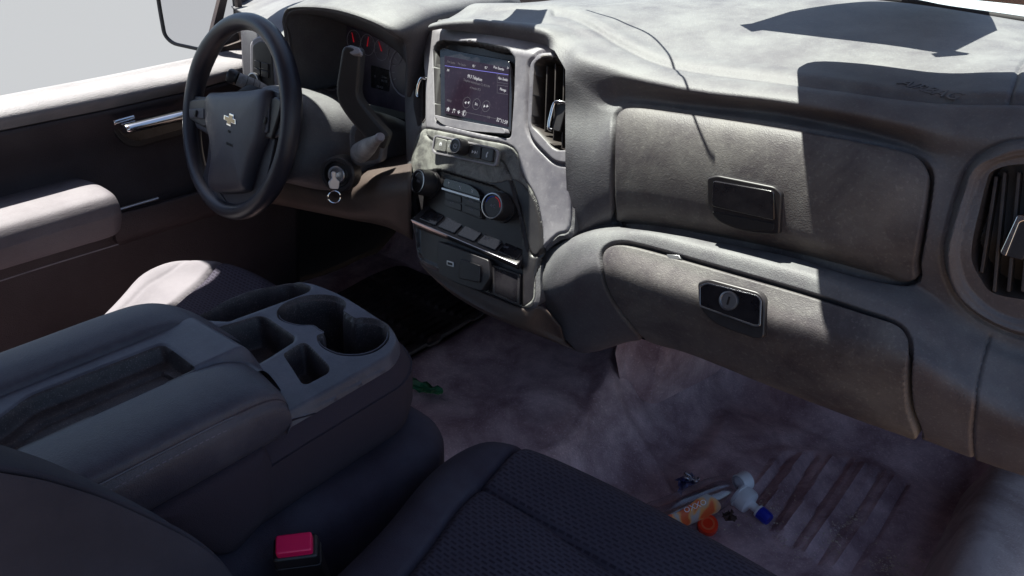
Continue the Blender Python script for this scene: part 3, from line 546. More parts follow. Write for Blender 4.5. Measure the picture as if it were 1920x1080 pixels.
# ------------------------------------------------------------------ instrument cluster and hood
def rowpx(pts, ax='y'): return [at(p[0], p[1], **{ax: p[2]}) for p in pts]
inn = [(572, 150), (568, 110), (566, 70), (566, 48), (578, 36), (620, 38), (670, 52), (715, 74), (752, 102), (765, 130), (768, 180)]
lip = [(556, 178), (551, 120), (546, 70), (541, 42), (552, 24), (590, 20), (640, 27), (700, 47), (738, 70), (762, 96), (766, 180)]
out_ = [(551, 178), (545, 120), (540, 62), (537, 34), (549, 13), (590, 9), (645, 15), (705, 34), (748, 57), (772, 84), (774, 180)]
rI = rowpx([(u, v, .135) for u, v in inn]); hy = [0]*8+[.01, .045, .06]
rL = rowpx([(u, v, .012+h) for (u, v), h in zip(lip, hy)]); rO = rowpx([(u, v, h) for (u, v), h in zip(out_, hy)])
rL2 = [(a*.5+b*.5)+np.array([0, -.006, .002]) for a, b in zip(rL, rO)]
rB = []
for k, p in enumerate(rO): rB.append(p+np.array([0, .10, .018 if 2 < k < 9 else 0]))
rC = []
for k, p in enumerate(rO): rC.append(p+np.array([0, .30, .020 if 2 < k < 9 else 0]))
loftrows('cluster_hood', [rI, rL, rL2, rO, rB, rC], M_pad, dash, 6, 5, thick=.002, sharp=60)
M_clus = mat('cluster_face', (.014, .010, .017), .25, (.22, .18, .25), .32, 8, wear=.05)
fcl = Fr(at(680, 120, y=.128), (.0, -1, .12))
clus = slab('instrument_cluster', fil([(560, 30), (600, 28), (680, 48), (760, 96), (775, 215), (690, 195), (560, 180)], 10), fcl, -.01, 0, M_clus, dash, .001)
def gauge(u, v, r_, a_n, ticks=9, red=True):
    g = fcl.moved(u, v)
    tube('gauge_ring', [g.w(r_*math.cos(q), r_*math.sin(q), .001) for q in np.linspace(0, 2*math.pi, 17)[:-1]], r_*.035, mat_gr, clus, segs=6, closed=True, n=2)
    V, F = [], []
    for k in range(ticks):
        q = R(210-240*k/(ticks-1)); c, s = math.cos(q), math.sin(q); n0 = len(V)
        for a, b in ((.72, -.02), (.88, -.02), (.88, .02), (.72, .02)): V.append(g.w(r_*(a*c-b*s), r_*(a*s+b*c), .0012))
        F.append((n0, n0+1, n0+2, n0+3))
    mk('gauge_marks', V, F, M_glyphd, clus, smooth=False)
    if red: q = R(a_n); prism2('gauge_needle', [(-.05*r_*math.sin(q)-.15*r_*math.cos(q), .05*r_*math.cos(q)-.15*r_*math.sin(q)), (.05*r_*math.sin(q)-.15*r_*math.cos(q), -.05*r_*math.cos(q)-.15*r_*math.sin(q)), (.8*r_*math.cos(q), .8*r_*math.sin(q))], g, .001, .0025, M_red, clus, 0)
mat_gr = mat('gauge_ring_grey', (.30, .28, .33), .4)
gauge(664, 76, .019, 110); gauge(690, 84, .019, 80); gauge(716, 93, .019, 120); gauge(741, 103, .018, 60, red=False); gauge(764, 135, .045, 230, 13, red=False); gauge(618, 118, .052, 20, 17)
dsp = slab('trip_display', fil([(697, 122), (732, 132), (730, 172), (697, 164)], 2), fcl, 0, .002, M_gloss, clus, .0004)
for s, u, v in (('D', 705, 143), ('2.1 km', 722, 145), ('14 L/100', 722, 152), ('P R N D', 714, 163)):
    a, b = fcl.un(u, v); text('display_lettering', s, Fr(fcl.o+fcl.n*.0023, fcl.n), a, b, .006, M_glyphd, dsp, .0001, sx=.8)
# driver end of the dash: top, face, light switch pod
M_pad2 = M_pad
rows2 = [rowpx([(330, -40, .60), (400, -50, .60), (500, -60, .60), (560, -60, .60), (640, -60, .6)]),
         rowpx([(452, 22, .12), (475, 20, .13), (505, 14, .14), (540, 8, .15), (600, 4, .2)]),
         rowpx([(450, 46, .05), (475, 44, .05), (500, 48, .05), (530, 55, .05), (565, 60, .07)]),
         rowpx([(452, 68, .035), (475, 66, .03), (505, 72, .03), (532, 82, .03), (565, 90, .05)]),
         rowpx([(455, 130, .03), (478, 135, .02), (505, 140, .02), (535, 145, .02), (568, 150, .045)]),
         rowpx([(462, 195, .035), (480, 200, .02), (510, 210, .02), (540, 215, .02), (570, 205, .045)]),
         rowpx([(470, 260, .04), (490, 265, .03), (520, 275, .03), (550, 280, .03), (580, 270, .05)])]
loftrows('dash_end_pad', rows2, M_pad, dash, 5, 6, thick=.004)
f3 = Fr(at(497, 120, y=.016), (.12, -1, .12))
pod = slab('light_switch_pod', fil([(471, 78, 10), (488, 66, 12), (515, 74, 10), (528, 200, 8), (500, 205, 10), (472, 170, 10)], 8), f3, -.03, .004, M_trim, dash, .003)
slab('switch_plate', fil([(478, 85, 6), (492, 76, 6), (512, 84, 6), (520, 190, 6), (492, 188, 6), (478, 165, 6)], 5), f3, .003, .006, M_blk, pod, .001)
for q in ([(482, 112), (494, 116), (494, 128), (482, 123)], [(496, 116), (509, 120), (509, 133), (496, 128)], [(482, 126), (494, 130), (494, 143), (482, 138)], [(496, 130), (509, 134), (509, 147), (496, 143)]):
    slab('button', fil(q, 2), f3, .005, .009, M_blk, pod, .0008)
g2 = f3.moved(486, 150); lathe('headlight_knob', [(.014, .004), (.014, .014), (.0125, .0155), (.0, .0155)], g2, M_blk, pod); lathe('knob_ring', [(.0145, .010), (.0145, .016), (.0125, .0165), (.0125, .015)], g2, M_satin, pod)
# defroster grille on the dash end
f4 = Fr(at(520, 30, y=.11), (.1, -.35, 1)); gr_ = slab('defroster_grille', fil([(503, 30), (535, 20), (545, 26), (512, 39)], 2), f4, -.004, .003, M_blk, dash, .001)
for k in range(6): slab('grille_bar', [(507+k*5.6, 29-k*1.2), (509+k*5.6, 28-k*1.2), (516+k*5.4, 37-k*1.7), (513+k*5.4, 38-k*1.7)], f4, .002, .006, M_trim, gr_, .0004)
# knee panel under the column
knee = [rowpx([(430, 255, .05), (500, 265, .04), (560, 280, .04), (640, 300, .05), (720, 300, .06), (775, 290, .06)]),
        rowpx([(430, 300, .0), (500, 310, -.03), (570, 330, -.03), (650, 345, -.02), (722, 340, -.055), (772, 335, -.06)]),
        rowpx([(430, 340, -.01), (500, 350, -.04), (575, 365, -.04), (650, 380, -.035), (725, 380, -.06), (772, 385, -.06)]),
        rowpx([(440, 365, .02), (510, 375, .0), (580, 390, .0), (650, 405, .0), (725, 420, .0), (775, 446, .01)]),
        rowpx([(440, 372, .2), (510, 380, .2), (580, 392, .2), (650, 405, .2), (725, 415, .2), (775, 430, .2)])]
loftrows('knee_panel', knee, M_low, dash, 5, 5, thick=.004)
# ------------------------------------------------------------------ steering column
WC = np.array([-.489, -.115, .590]); WN = nrm((-.090*1, -math.cos(.30), math.sin(.30))); WR = .166
wf = Fr(WC, WN)
colm = thing('steering_column', 'dusty steering column shroud behind the wheel with ignition and shift lever', 'steering column', (-.42, 0, .5))
def ring3(o, n_, up, a, b, k=28, p=3.0, tw=0):
    fr = Fr(o, n_, up); return [fr.w(a*np.sign(math.cos(q))*abs(math.cos(q))**(2/p), b*np.sign(math.sin(q))*abs(math.sin(q))**(2/p)) for q in np.linspace(0, 2*math.pi, k+1)[:-1]]
ax = -WN; c0 = np.array([-.405, -.075, .565])
def colring(t, a, b, dx=0, dz=0): return ring3(c0+ax*t+np.array([dx, 0, dz]), WN, (0, 0, 1), a, b)
loftrows('column_shroud', [colring(-.012, .075, .060, -.03), colring(-.002, .094, .078, -.03), colring(.02, .100, .082, -.02), colring(.06, .108, .085, -.01), colring(.11, .110, .080, 0), colring(.16, .105, .070, 0), colring(.22, .10, .065, 0)], M_pad, colm, 2, 4, closed=True, thick=.003)
loftrows('shroud_collar', [colring(-.05, .055, .05, -.055), colring(-.03, .068, .06, -.05), colring(-.005, .080, .066, -.035)], M_low, colm, 2, 3, closed=True)
# shift lever
fs2 = Fr(at(690, 200, y=-.075), nrm((.55, -.9, .1)))
lev = [(645, 92, 8), (652, 85, 8), (678, 93, 6), (681, 104, 6), (678, 140, 30), (674, 180, 16), (700, 215, 30), (733, 252, 4), (724, 278, 6), (700, 270, 20), (655, 218, 20), (636, 188, 16), (634, 160, 20), (640, 125, 20)]
M_lev = mat('lever_plastic', (.010, .008, .010), .5, (.16, .15, .14), .05, 20)
sh_ = slab('shift_lever', fil(lev, 8, 6), fs2, -.016, .012, M_lev, colm, .006, seg=3)
tf = Fr(at(663, 98, y=-.085), nrm((.2, -.72, .66)))
slab('lever_button', fil([(648, 95, 6), (656, 86, 6), (677, 93, 5), (678, 102, 6), (664, 106, 8)], 5), tf, -.006, .004, M_trim, sh_, .0015)
slab('boot_frame', fil([(655, 250, 8), (662, 232, 8), (700, 235, 14), (722, 262, 8), (716, 305, 10), (670, 312, 6), (657, 300, 8)], 10), Fr(at(690, 270, y=-.055), nrm((.5, -.8, .2))), -.03, .004, M_pad, colm, .004, seg=3)
slab('lever_boot', fil([(664, 255, 8), (669, 240, 8), (700, 242, 12), (716, 265, 8), (710, 298, 8), (675, 305, 6)], 8), Fr(at(690, 270, y=-.059), nrm((.5, -.8, .2))), .000, .002, M_low, colm, .001)
p0, p1 = at(676, 286, y=-.07), at(712, 258, y=-.115)
tube('tow_button_stalk', [p0, p0*.6+p1*.4, p0*.25+p1*.75, p1], [.017, .014, .009, .006], M_stalk, colm, segs=14)
tube('stalk_tip', [p1-(p1-p0)*.05, p1, p1+(p1-p0)*.06], [.007, .0075, .006], M_trim, colm, segs=14)
# ignition with key
fi = Fr(at(633, 327, y=-.10), nrm((.45, -.85, .18)))
lathe('ignition_bezel', [(.030, -.03), (.030, .0), (.027, .003), (.022, .003), (.0195, -.003), (.0, -.003)], fi, M_blk, colm, 32)
lathe('ignition_lock', [(.0145, -.004), (.0145, .006), (.013, .0075), (.0105, .0078), (.010, .005), (0, .005)], fi, M_satin, colm)
# turn signal stalk
a, b, c, d_ = at(428, 140, y=-.06), at(455, 152, y=-.045), at(485, 165, y=-.02), at(530, 190, y=.0)
stk = tube('turn_signal_stalk', [a*.35+b*.65, b*.5+c*.5, c, d_], [.0125, .0128, .0125, .010], M_stalk, colm, segs=16)
tube('stalk_knob', [a, a*.85+b*.15, a*.5+b*.5, a*.35+b*.65], [.0118, .0135, .0135, .0120], M_blk, stk, segs=16)
for k in (.15, .55, .9):
    q = b*(1-k)+c*k; tube('stalk_ring', [q+nrm(np.cross(nrm(c-b), (0, 0, 1)))*.0131*math.cos(t)+np.cross(nrm(c-b), nrm(np.cross(nrm(c-b), (0, 0, 1))))*.0131*math.sin(t) for t in np.linspace(0, 2*math.pi, 13)[:-1]], .0006, M_blk, stk, segs=5, closed=True, n=2)
text('stalk_lettering', 'o- III', Fr(b*.5+c*.5, nrm((.3, -.8, .5)), ex=nrm(c-b)), 0, 0, .009, M_blk, stk, .0135)
key = thing('ignition_key', 'silver key with small ring hanging from the ignition lock', 'key', fi.w(0, 0, .006))
prism2('key_blade', fil([(-.003, -.004), (.003, -.004), (.003, .004), (-.003, .004)], .001), fi, .004, .018, M_chr, key, .0003)
kf = Fr(fi.w(.002, -.004, .02), nrm((.8, -.5, .1)))
M_key = mat('key_metal', (.62, .62, .65), .3, metal=.5)
prism2('key_head', fil([(-.008, -.016), (.006, -.018), (.009, -.004), (.003, .000), (.004, .012), (-.004, .012), (-.003, .0), (-.010, -.004)], .004), kf, -.002, .002, M_key, key, .001)
tube('key_ring', [kf.w(.010*math.cos(q)-.002, .010*math.sin(q)-.030, .001) for q in np.linspace(0, 2*math.pi, 13)[:-1]], .0011, M_chr, key, segs=6, closed=True, n=2)
# ------------------------------------------------------------------ steering wheel
whl = thing('steering_wheel', 'black three spoke steering wheel with metal bow tie emblem', 'steering wheel', WC)
rim = []
for k in range(72):
    q = 2*math.pi*k/72; er = wf.ex*math.cos(q)+wf.ey*math.sin(q); c = WC+er*WR
    grip = 1+.10*(math.exp(-((q-R(30))/.35)**2)+math.exp(-((q-R(150))/.35)**2))
    rim.append([c+er*.0145*grip*math.cos(t)+WN*.0175*grip*math.sin(t) for t in np.linspace(0, 2*math.pi, 17)[:-1]])
V = np.array(rim).reshape(-1, 3); o = mk('rim', V, gridfaces(72, 16, cu=True, cv=True), M_wheel, whl, sharp=0); fixn(o)
tube('rim_seam', [WC+(wf.ex*math.cos(q)+wf.ey*math.sin(q))*(WR-.0138)+WN*-.003 for q in np.linspace(0, 2*math.pi, 49)[:-1]], .0011, M_satin and M_wheel, whl, segs=6, closed=True, n=1)
def w2(pts): return [wf.un(*p) for p in pts]
# spokes: side arms and the lower fork, as bevelled plates in the wheel plane
wb = Fr(wf.w(0, 0, -.004), WN)
prism2('spoke', fil(w2([(362, 180), (392, 182), (440, 176), (440, 262), (405, 258), (372, 240)]), .01), wb, -.012, .010, M_wheel, whl, .004, 3)
prism2('spoke', fil(w2([(480, 172), (515, 165), (545, 178), (545, 250), (515, 262), (480, 262)]), .01), wb, -.012, .010, M_wheel, whl, .004, 3)
prism2('spoke', fil(w2([(398, 240), (418, 262), (412, 300), (405, 345), (430, 382), (400, 378), (382, 340), (392, 300)]), .008), wb, -.010, .008, M_wheel, whl, .004, 3)
prism2('spoke', fil(w2([(520, 258), (500, 262), (482, 320), (476, 358), (478, 378), (492, 366), (500, 350), (512, 300)]), .006), wb, -.010, .008, M_wheel, whl, .004, 3)
prism2('lower_spoke_trim', fil(w2([(405, 340), (425, 362), (466, 360), (478, 348), (484, 368), (465, 386), (430, 390), (404, 372)]), .01), wb, -.006, .006, M_wpad, whl, .005, 3)
# airbag cover: domed shield
shield = np.array(w2([(404, 180), (430, 175), (480, 172), (512, 168), (520, 180), (518, 210), (508, 262), (494, 295), (480, 345), (470, 360), (418, 362), (408, 345), (414, 300), (410, 262), (402, 225)]))
sp = cr(shield, 4); cen = sp.mean(0); V, F = [], []
lv = [(1.0, -.012), (1.0, .006), (.985, .016), (.93, .022), (.80, .0255), (.55, .0285), (.3, .0295), (.02, .030)]
for s_, h in lv:
    for p in sp: V.append(wf.w(*(cen+(p-cen)*s_), h))
o = mk('airbag_cover', V, gridfaces(len(lv), len(sp), cu=True)+[tuple(range((len(lv)-1)*len(sp), len(lv)*len(sp)))], M_wpad, whl, sharp=60); fixn(o)
pf = Fr(wf.w(0, 0, .029), WN); pf = pf.moved(433, 225)
BT = [(-1, -.18), (-.42, -.18), (-.42, -.5), (.30, -.5), (.30, -.18), (1.0, -.18), (.84, .2), (.42, .2), (.42, .5), (-.30, .5), (-.30, .2), (-1.1, .2)]
BT = [(x*.0205+y*.002, y*.0215) for x, y in BT]
em = prism2('emblem', BT, pf, -.003, .002, M_chr, whl, .0006)
prism2('emblem_face', [(x*.8, y*.72) for x, y in BT], pf, .0018, .0026, mat('gold_face', (.45, .34, .22), .35, metal=.7), em, .0002)
g2 = Fr(pf.w(0, 0, .000), WN).moved(431, 247); text('cover_lettering', 'SRS', g2, 0, 0, .006, M_blk, whl, .002)
g2 = Fr(pf.w(0, 0, .000), WN).moved(431, 271); text('cover_lettering', 'AIRBAG', g2, 0, 0, .006, M_blk, whl, .002)
# thumb switch pods
for pts, sw in (([(363, 192), (372, 188), (410, 184), (405, 236), (392, 240), (366, 225)], [(368, 206), (396, 205), (396, 225), (369, 222)]), ([(504, 205), (512, 190), (528, 182), (540, 190), (535, 215), (520, 262), (500, 258)], [(508, 208), (520, 200), (516, 250), (506, 252)])):
    pd_ = prism2('switch_pod', fil(w2(pts), .006), wb, .006, .016, M_blk, whl, .003, 3)
    prism2('thumb_switch', fil(w2(sw), .003), wb, .014, .019, M_wpad, pd_, .0015)
    c_ = np.array(w2(sw)).mean(0); prism2('rocker', [(c_[0]-.005, c_[1]-.006), (c_[0]+.005, c_[1]-.006), (c_[0]+.005, c_[1]+.006), (c_[0]-.005, c_[1]+.006)], wb, .018, .023, M_blk, pd_, .0015)
lathe('hub', [(.055, -.05), (.06, -.02), (.05, -.006), (0, -.006)], wf, M_matte, whl)

# ------------------------------------------------------------------ driver door
door = thing('driver_door', 'driver side door with bright worn sill, chrome pull handle and long armrest', 'door', (-.85, -.3, 0))
US = [-260, -120, 0, 100, 200, 300, 360, 430, 500, 560]
def ln(pts): a = np.array(pts, float); return lambda u: np.interp(u, a[:, 0], a[:, 1]) if a[0, 0] <= u <= a[-1, 0] else (a[0, 1]+(u-a[0, 0])*(a[1, 1]-a[0, 1])/(a[1, 0]-a[0, 0]) if u < a[0, 0] else a[-1, 1]+(u-a[-1, 0])*(a[-1, 1]-a[-2, 1])/(a[-1, 0]-a[-2, 0]))
DR = [(ln([(0, 184), (200, 146), (360, 113), (470, 90)]), -.90, 14), (ln([(0, 182), (200, 144), (360, 111), (470, 88)]), -.875, 0), (ln([(0, 190), (200, 152), (360, 120), (470, 96)]), -.852, 0), (ln([(0, 207), (200, 168), (360, 137), (470, 111)]), -.822, 0),
      (ln([(0, 226), (200, 188), (360, 154), (470, 127)]), -.810, 0), (ln([(0, 246), (190, 208), (360, 170), (470, 140)]), -.825, 0), (ln([(0, 320), (200, 275), (360, 235), (470, 200)]), -.85, 0),
      (ln([(0, 380), (200, 345), (380, 290), (470, 262)]), -.84, 0), (ln([(0, 450), (200, 415), (380, 360), (470, 330)]), -.815, 0), (ln([(0, 540), (200, 490), (400, 420), (500, 380)]), -.82, 0), (ln([(0, 720), (200, 650), (400, 580), (500, 540)]), -.83, 0), (ln([(0, 900), (200, 850), (400, 760), (500, 700)]), -.83, 0)]
rowsD = [[at(u, fn(u)+0, x=x) for u in US] for fn, x, _ in DR]
for p in rowsD[0]: p[2] -= .05
def dsurf(lo, hi, nm, m): return loftrows(nm, rowsD[lo:hi], m, door, 4, 5, thick=.004, sharp=60)
dsurf(0, 6, 'sill_pad', M_sill); dsurf(5, 12, 'door_panel', M_doorp)
fd = Fr(at(280, 215, x=-.842), (1, 0, .08))
hb = slab('handle_bezel', fil([(196, 205, 14), (215, 192, 16), (300, 176, 30), (420, 150, 20), (425, 205, 20), (360, 248, 30), (250, 278, 24), (225, 265, 20), (205, 235, 20)], 14), fd, -.004, .004, M_blk, door, .002, seg=3)
slab('handle_cup', fil([(206, 210, 8), (222, 200, 10), (300, 184, 30), (415, 160, 20), (415, 200, 20), (355, 238, 30), (255, 266, 20), (230, 256, 12), (212, 232, 12)], 10), fd, .003, .0045, M_gloss, door, .001)
pA, pB = at(238, 240, x=-.80), at(345, 214, x=-.80)
tube('pull_handle', [pA-(pB-pA)*.06, pA, pA*.5+pB*.5, pB, pB+(pB-pA)*.05], [.012, .0165, .018, .018, .012], M_chr, door, segs=20, flat=.6)
pC, pD = at(216, 229, x=-.815), at(250, 219, x=-.815); tube('lock_lever', [pC-(pD-pC)*.1, pC, pD], [.004, .0055, .005], M_chr, door, segs=10)
pE, pF = at(322, 172, x=-.835), at(360, 164, x=-.835); tube('accent_strip', [pE, pE*.5+pF*.5, pF], .002, M_trim, door, segs=8)
# armrest
def arm(t, x0, x1, z1, z0):
    y = t; return [(x0, y, z1-.012), (x0+.01, y, z1), ((x0+x1)/2, y, z1+.006), (x1-.02, y, z1+.002), (x1-.004, y, z1-.012), (x1, y, z1-.03), (x1+.0, y, (z1+z0)/2), (x1-.01, y, z0+.01), (x1-.03, y, z0), (x0, y, z0-.01)]
qa = at(160, 372, x=-.715); zt = qa[2]
arr = [arm(y, -.85, -.690, zt+(y+.25)*.02, zt-.085) for y in (-1.0, -.8, -.6, -.45, -.34, -.285)]
arr += [arm(-.262, -.85, -.697, zt-.004, zt-.082), arm(-.250, -.845, -.71, zt-.014, zt-.075), arm(-.246, -.84, -.735, zt-.025, zt-.065)]
loftrows('armrest', arr, M_arm, door, 4, 5, sharp=60)
tube('armrest_stitching', [at(u, v, x=-.713) for u, v in ((-60, 548), (0, 527), (100, 495), (222, 458))], .0012, M_trim, door, segs=5)
loftrows('pull_cup', [[at(u, v, x=x) for u, v in r_] for x, r_ in ((-.82, [(205, 400), (300, 378), (400, 350), (480, 330)]), (-.775, [(208, 402), (300, 380), (400, 352), (480, 332)]), (-.765, [(210, 412), (300, 388), (400, 360), (480, 338)]), (-.77, [(218, 450), (300, 425), (400, 395), (480, 372)]), (-.79, [(222, 458), (300, 434), (400, 403), (480, 380)]), (-.82, [(222, 462), (300, 437), (400, 406), (480, 384)]))], M_doorp, door, 5, 4)
sc = Fr(at(250, 385, x=-.775), (.5, 0, 1)); p, q = at(212, 396, x=-.772), at(296, 371, x=-.772); tube('cup_strip', [p, p*.5+q*.5, q], .0045, M_satin, door, segs=8, flat=.6)
# window channel and front quarter frame
tube('window_weatherstrip', [at(u, v-1, x=-.876) for u, v in ((-200, 224), (0, 183), (200, 145), (362, 112))], .0025, M_matte, door, segs=6)
ff = Fr(at(440, 60, x=-.87), (1, -.15, 0))
ringslab('quarter_frame', fil([(426, -60), (443, -60), (464, 96), (380, 122)], 4), fil([(434, -40), (439, -40), (452, 76), (405, 92)], 4), ff, -.012, .004, M_low, door, .001)
slab('quarter_plate', fil([(404, 60), (446, 60), (455, 80), (395, 96)], 3), Fr(ff.o-ff.n*.012, ff.n), -.002, .002, M_pad, door, .001)
# seat side door mirror
mir = thing('door_mirror', 'large driver side door mirror seen through the side window', 'mirror', at(370, 40, y=.13)*1.0)
fm = Fr(at(360, 30, y=.13), nrm((.45, -1, .06)))
MO = [(282, -120, 20), (294, 0, 60), (306, 66, 10), (322, 84, 14), (385, 98, 10), (440, 104, 12), (446, 30, 20), (430, -110, 30)]
MI = [(288, -112, 18), (299, 0, 60), (311, 66, 8), (325, 79, 12), (385, 92, 10), (435, 98, 12), (440, 30, 20), (425, -104, 30)]
slab('housing', fil(MO, 12), fm, -.06, -.002, M_low, mir, .012, seg=3)
ringslab('bezel', fil(MO, 12), fil(MI, 12), fm, -.01, .004, M_blk, mir, .0015)
slab('mirror_glass', fil(MI, 12), fm, -.004, .0, mat('mirror_silver', (.8, .8, .82), .06, metal=1), mir, .0004)
tube('mirror_arm', [at(405, 96, y=.13), at(415, 100, y=.14), at(440, 104, x=-.9)], [.02, .018, .02], M_low, mir, segs=12)
# ------------------------------------------------------------------ cab shell
roof = thing('cab_roof', 'grey headliner and windshield pillars of the truck cab', 'roof', (0, -.5, 1.2))
YH = -.105; ZR = 1.19
def box(nm, lo, hi, m, par, bev=.01, loc=None):
    lo, hi = np.array(lo, float), np.array(hi, float); V = [(a, b, c) for c in (lo[2], hi[2]) for a, b in ((lo[0], lo[1]), (hi[0], lo[1]), (hi[0], hi[1]), (lo[0], hi[1]))]
    return mk(nm, V, [(3, 2, 1, 0), (4, 5, 6, 7), (0, 1, 5, 4), (1, 2, 6, 5), (2, 3, 7, 6), (3, 0, 4, 7)], m, par, bevel=bev, seg=2, loc=loc)
M_head = mat('headliner', (.20, .20, .25), .9)
box('headliner', (-.74, -1.9, ZR), (.66, YH, ZR+.05), M_head, roof)
for sgn in (-1, 1): tube('windshield_pillar', [(sgn*.70, YH-.03, ZR+.02), (sgn*.76, .25, 1.04), (sgn*.83, .62, .80)], [.035, .032, .035], M_low, roof, segs=12)
box('rear_wall', (-.85, -1.9, 0), (.85, -1.86, ZR), M_doorp, roof)
ws = thing('windshield', 'curved glass windshield above the dashboard', 'windshield', (0, .6, .8))
wr = []
for t in np.linspace(0, 1, 7):
    wr.append([(x*(.70+.13*t), YH+.02+(.70)*t-.06*abs(x)**2*1.0, ZR+.01-(ZR-.78)*t) for x in np.linspace(-1, 1, 9)])
loftrows('glass_pane', wr, M_glass, ws, 2, 2)
tube('glass_gasket', [at(u, v, y=y+.004) for u, v, y in ((1300, -6, .37), (1640, -1, .445), (1780, 19, .452), (1918, 39, .456), (2060, 62, .456))], .006, M_matte, ws, segs=8)
M_sheet = mat('shadow_sheet_grey', (.5, .5, .48), .8)
visor = thing('sun_visor', 'folded down beige sun visor above the passenger side', 'sun visor', (.6, 0, 1.15))
M_vis = mat('visor_cloth', (.36, .25, .21), .9, grain=.4, gscale=700)
vb = [(.40, -.02, 1.165), (.40, .165, .90), (.44, .19, .872), (.79, .19, .872), (.82, .165, .90), (.82, -.02, 1.165)]
vn = nrm(np.cross(np.array(vb[3])-np.array(vb[2]), np.array(vb[0])-np.array(vb[1])))
vf = Fr((.6, .0085, 1.0175), nrm((0, -.771, -.636)))
prism2('visor_panel', fil([(-.225, -.166), (.23, -.166), (.23, .185), (-.225, .185)], .045, 6), vf, -.010, .010, M_vis, visor, .006, 3)
v2_ = thing('sun_visor', 'beige visor panel added flat under the roof to shade the steering wheel', 'sun visor', (-.42, -.05, 1.17))
prism2('visor_panel', fil([(-.24, -.16), (.45, -.16), (.45, .008), (-.24, .008)], .03, 6), Fr((-.42, -.065, 1.165), (0, 0, -1), (0, 1, 0)), -.010, .010, M_vis, v2_, .006, 3)  # unseen panel, added and widened to keep sun off wheel and floor
# hood and cowl outside
M_hoodp = mat('faded_paint', (.42, .50, .54), .35, (.5, .5, .47), .35, 5, coat=.3)
hood = thing('truck_hood', 'pale dusty blue engine hood beyond the windshield', 'hood', (0, 1.3, .7))
loftrows('hood_panel', [[(x*.95, .745, .77-.03*x*x) for x in np.linspace(-1, 1, 9)], [(x*.95, 1.3, .79-.03*x*x) for x in np.linspace(-1, 1, 9)], [(x*.93, 1.9, .74-.04*x*x) for x in np.linspace(-1, 1, 9)], [(x*.9, 2.1, .5) for x in np.linspace(-1, 1, 9)]], M_hoodp, hood, 2, 4, thick=.01)
cowl = thing('wiper_cowl', 'dark ribbed wiper cowl at the foot of the windshield', 'cowl', (0, .75, .74))
box('cowl_panel', (-.9, .665, .70), (.9, .76, .748), M_low, cowl, .005)
rib0 = box('cowl_rib', (-.86, .67, .747), (-.855, .75, .756), M_blk, cowl, .001)
for k in range(1, 36):
    r_ = rib0.copy(); COL.objects.link(r_); r_.parent = cowl; r_.location = (k*.049, 0, 0)
# ------------------------------------------------------------------ outside
mk('backdrop_plane', [(-60, -60, -.54), (-.4, -60, -.54), (-.4, 60, -.54), (-60, 60, -.54)], [(0, 1, 2, 3)], mat('backdrop_grey', (.130, .131, .138), .95, spec=0), None, smooth=False, loc=(-2, 0, -.54)).__setitem__('kind', 'structure')  # made-up grey plane giving a flat tone behind the driver window
mk('ground', [(-60, -60, -.55), (60, -60, -.55), (60, 60, -.55), (-60, 60, -.55)], [(0, 1, 2, 3)], mat('warm_bounce_ground', (.15, .085, .05), .9, (.22, .14, .09), .5, 1.5), None, smooth=False, loc=(0, 0, -.55)).__setitem__('kind', 'structure')  # unseen ground, coloured brown to bounce warm light into the cab
box('light_stop_plate', (-.88, .145, .555), (.90, .95, .565), M_matte, dash, .001)  # hidden plate added to stop sunlight leaking down behind the dash
box('dash_rear_top', (-.88, .30, .70), (-.12, .95, .712), M_pad, dash, .001)
# ================================================================== FLOOR
nx_, ny_ = 345, 400
X, Y = np.meshgrid(np.linspace(-.86, .80, nx_), np.linspace(-1.05, .98, ny_))
def fz(X, Y):
    h = .135*sst((.26-X)/.16)*sst((X+.36)/.14)*(.75+.25*sst((Y+.3)/.6)); fw = np.clip(Y-.52, 0, 1)
    z = h+fw*.55+fw**2*1.2+.006*np.sin(X*23+Y*9)*np.sin(Y*17-X*5)+.10*sst((X-.70)/.05)
    return z
Pf = np.stack([X, Y, fz(X, Y)], 2); FU, FV = proj(Pf)
def ridge(pts, h, w_): p = cr(pts, 5, False); return lambda U, V: h*np.exp(-(nearpoly(p, U, V, False, w_*4)[0]/w_)**2)
ffe = [ridge([(1150, 650), (1142, 700), (1160, 770), (1215, 860), (1262, 940)], .010, 13), ridge([(1140, 690), (1110, 760), (1060, 830), (1010, 850)], .007, 12), ridge([(1118, 745), (1105, 790), (1098, 830)], -.004, 4),
       ridge([(1225, 762), (1240, 820), (1300, 900)], -.006, 14), ridge([(1335, 705), (1360, 780), (1330, 860)], .005, 18), ridge([(1400, 840), (1500, 830), (1640, 862), (1700, 900)], -.004, 10), ridge([(880, 720), (960, 780), (1050, 800)], .003, 14)]
for pts in ([(1450, 868), (1425, 905), (1400, 930)], [(1502, 856), (1466, 908), (1430, 962)], [(1560, 860), (1518, 922), (1468, 1000)], [(1620, 872), (1572, 945), (1512, 1034)], [(1676, 895), (1630, 968), (1566, 1058)]): ffe.append(ridge(pts, .0065, 5.5))
for pts in ([(1478, 856), (1444, 902), (1412, 940)], [(1527, 853), (1490, 915), (1446, 985)], [(1590, 862), (1545, 930), (1488, 1018)], [(1648, 884), (1600, 960), (1535, 1050)], [(1700, 905), (1660, 975), (1600, 1065)]):
    ffe.append(ridge(pts, -.009, 7))
fl = relief('floor', Pf, FU, FV, M_vinyl, None, feats=ffe, thick=0, loc=(0, 0, 0))['floor']; fl['kind'] = 'structure'
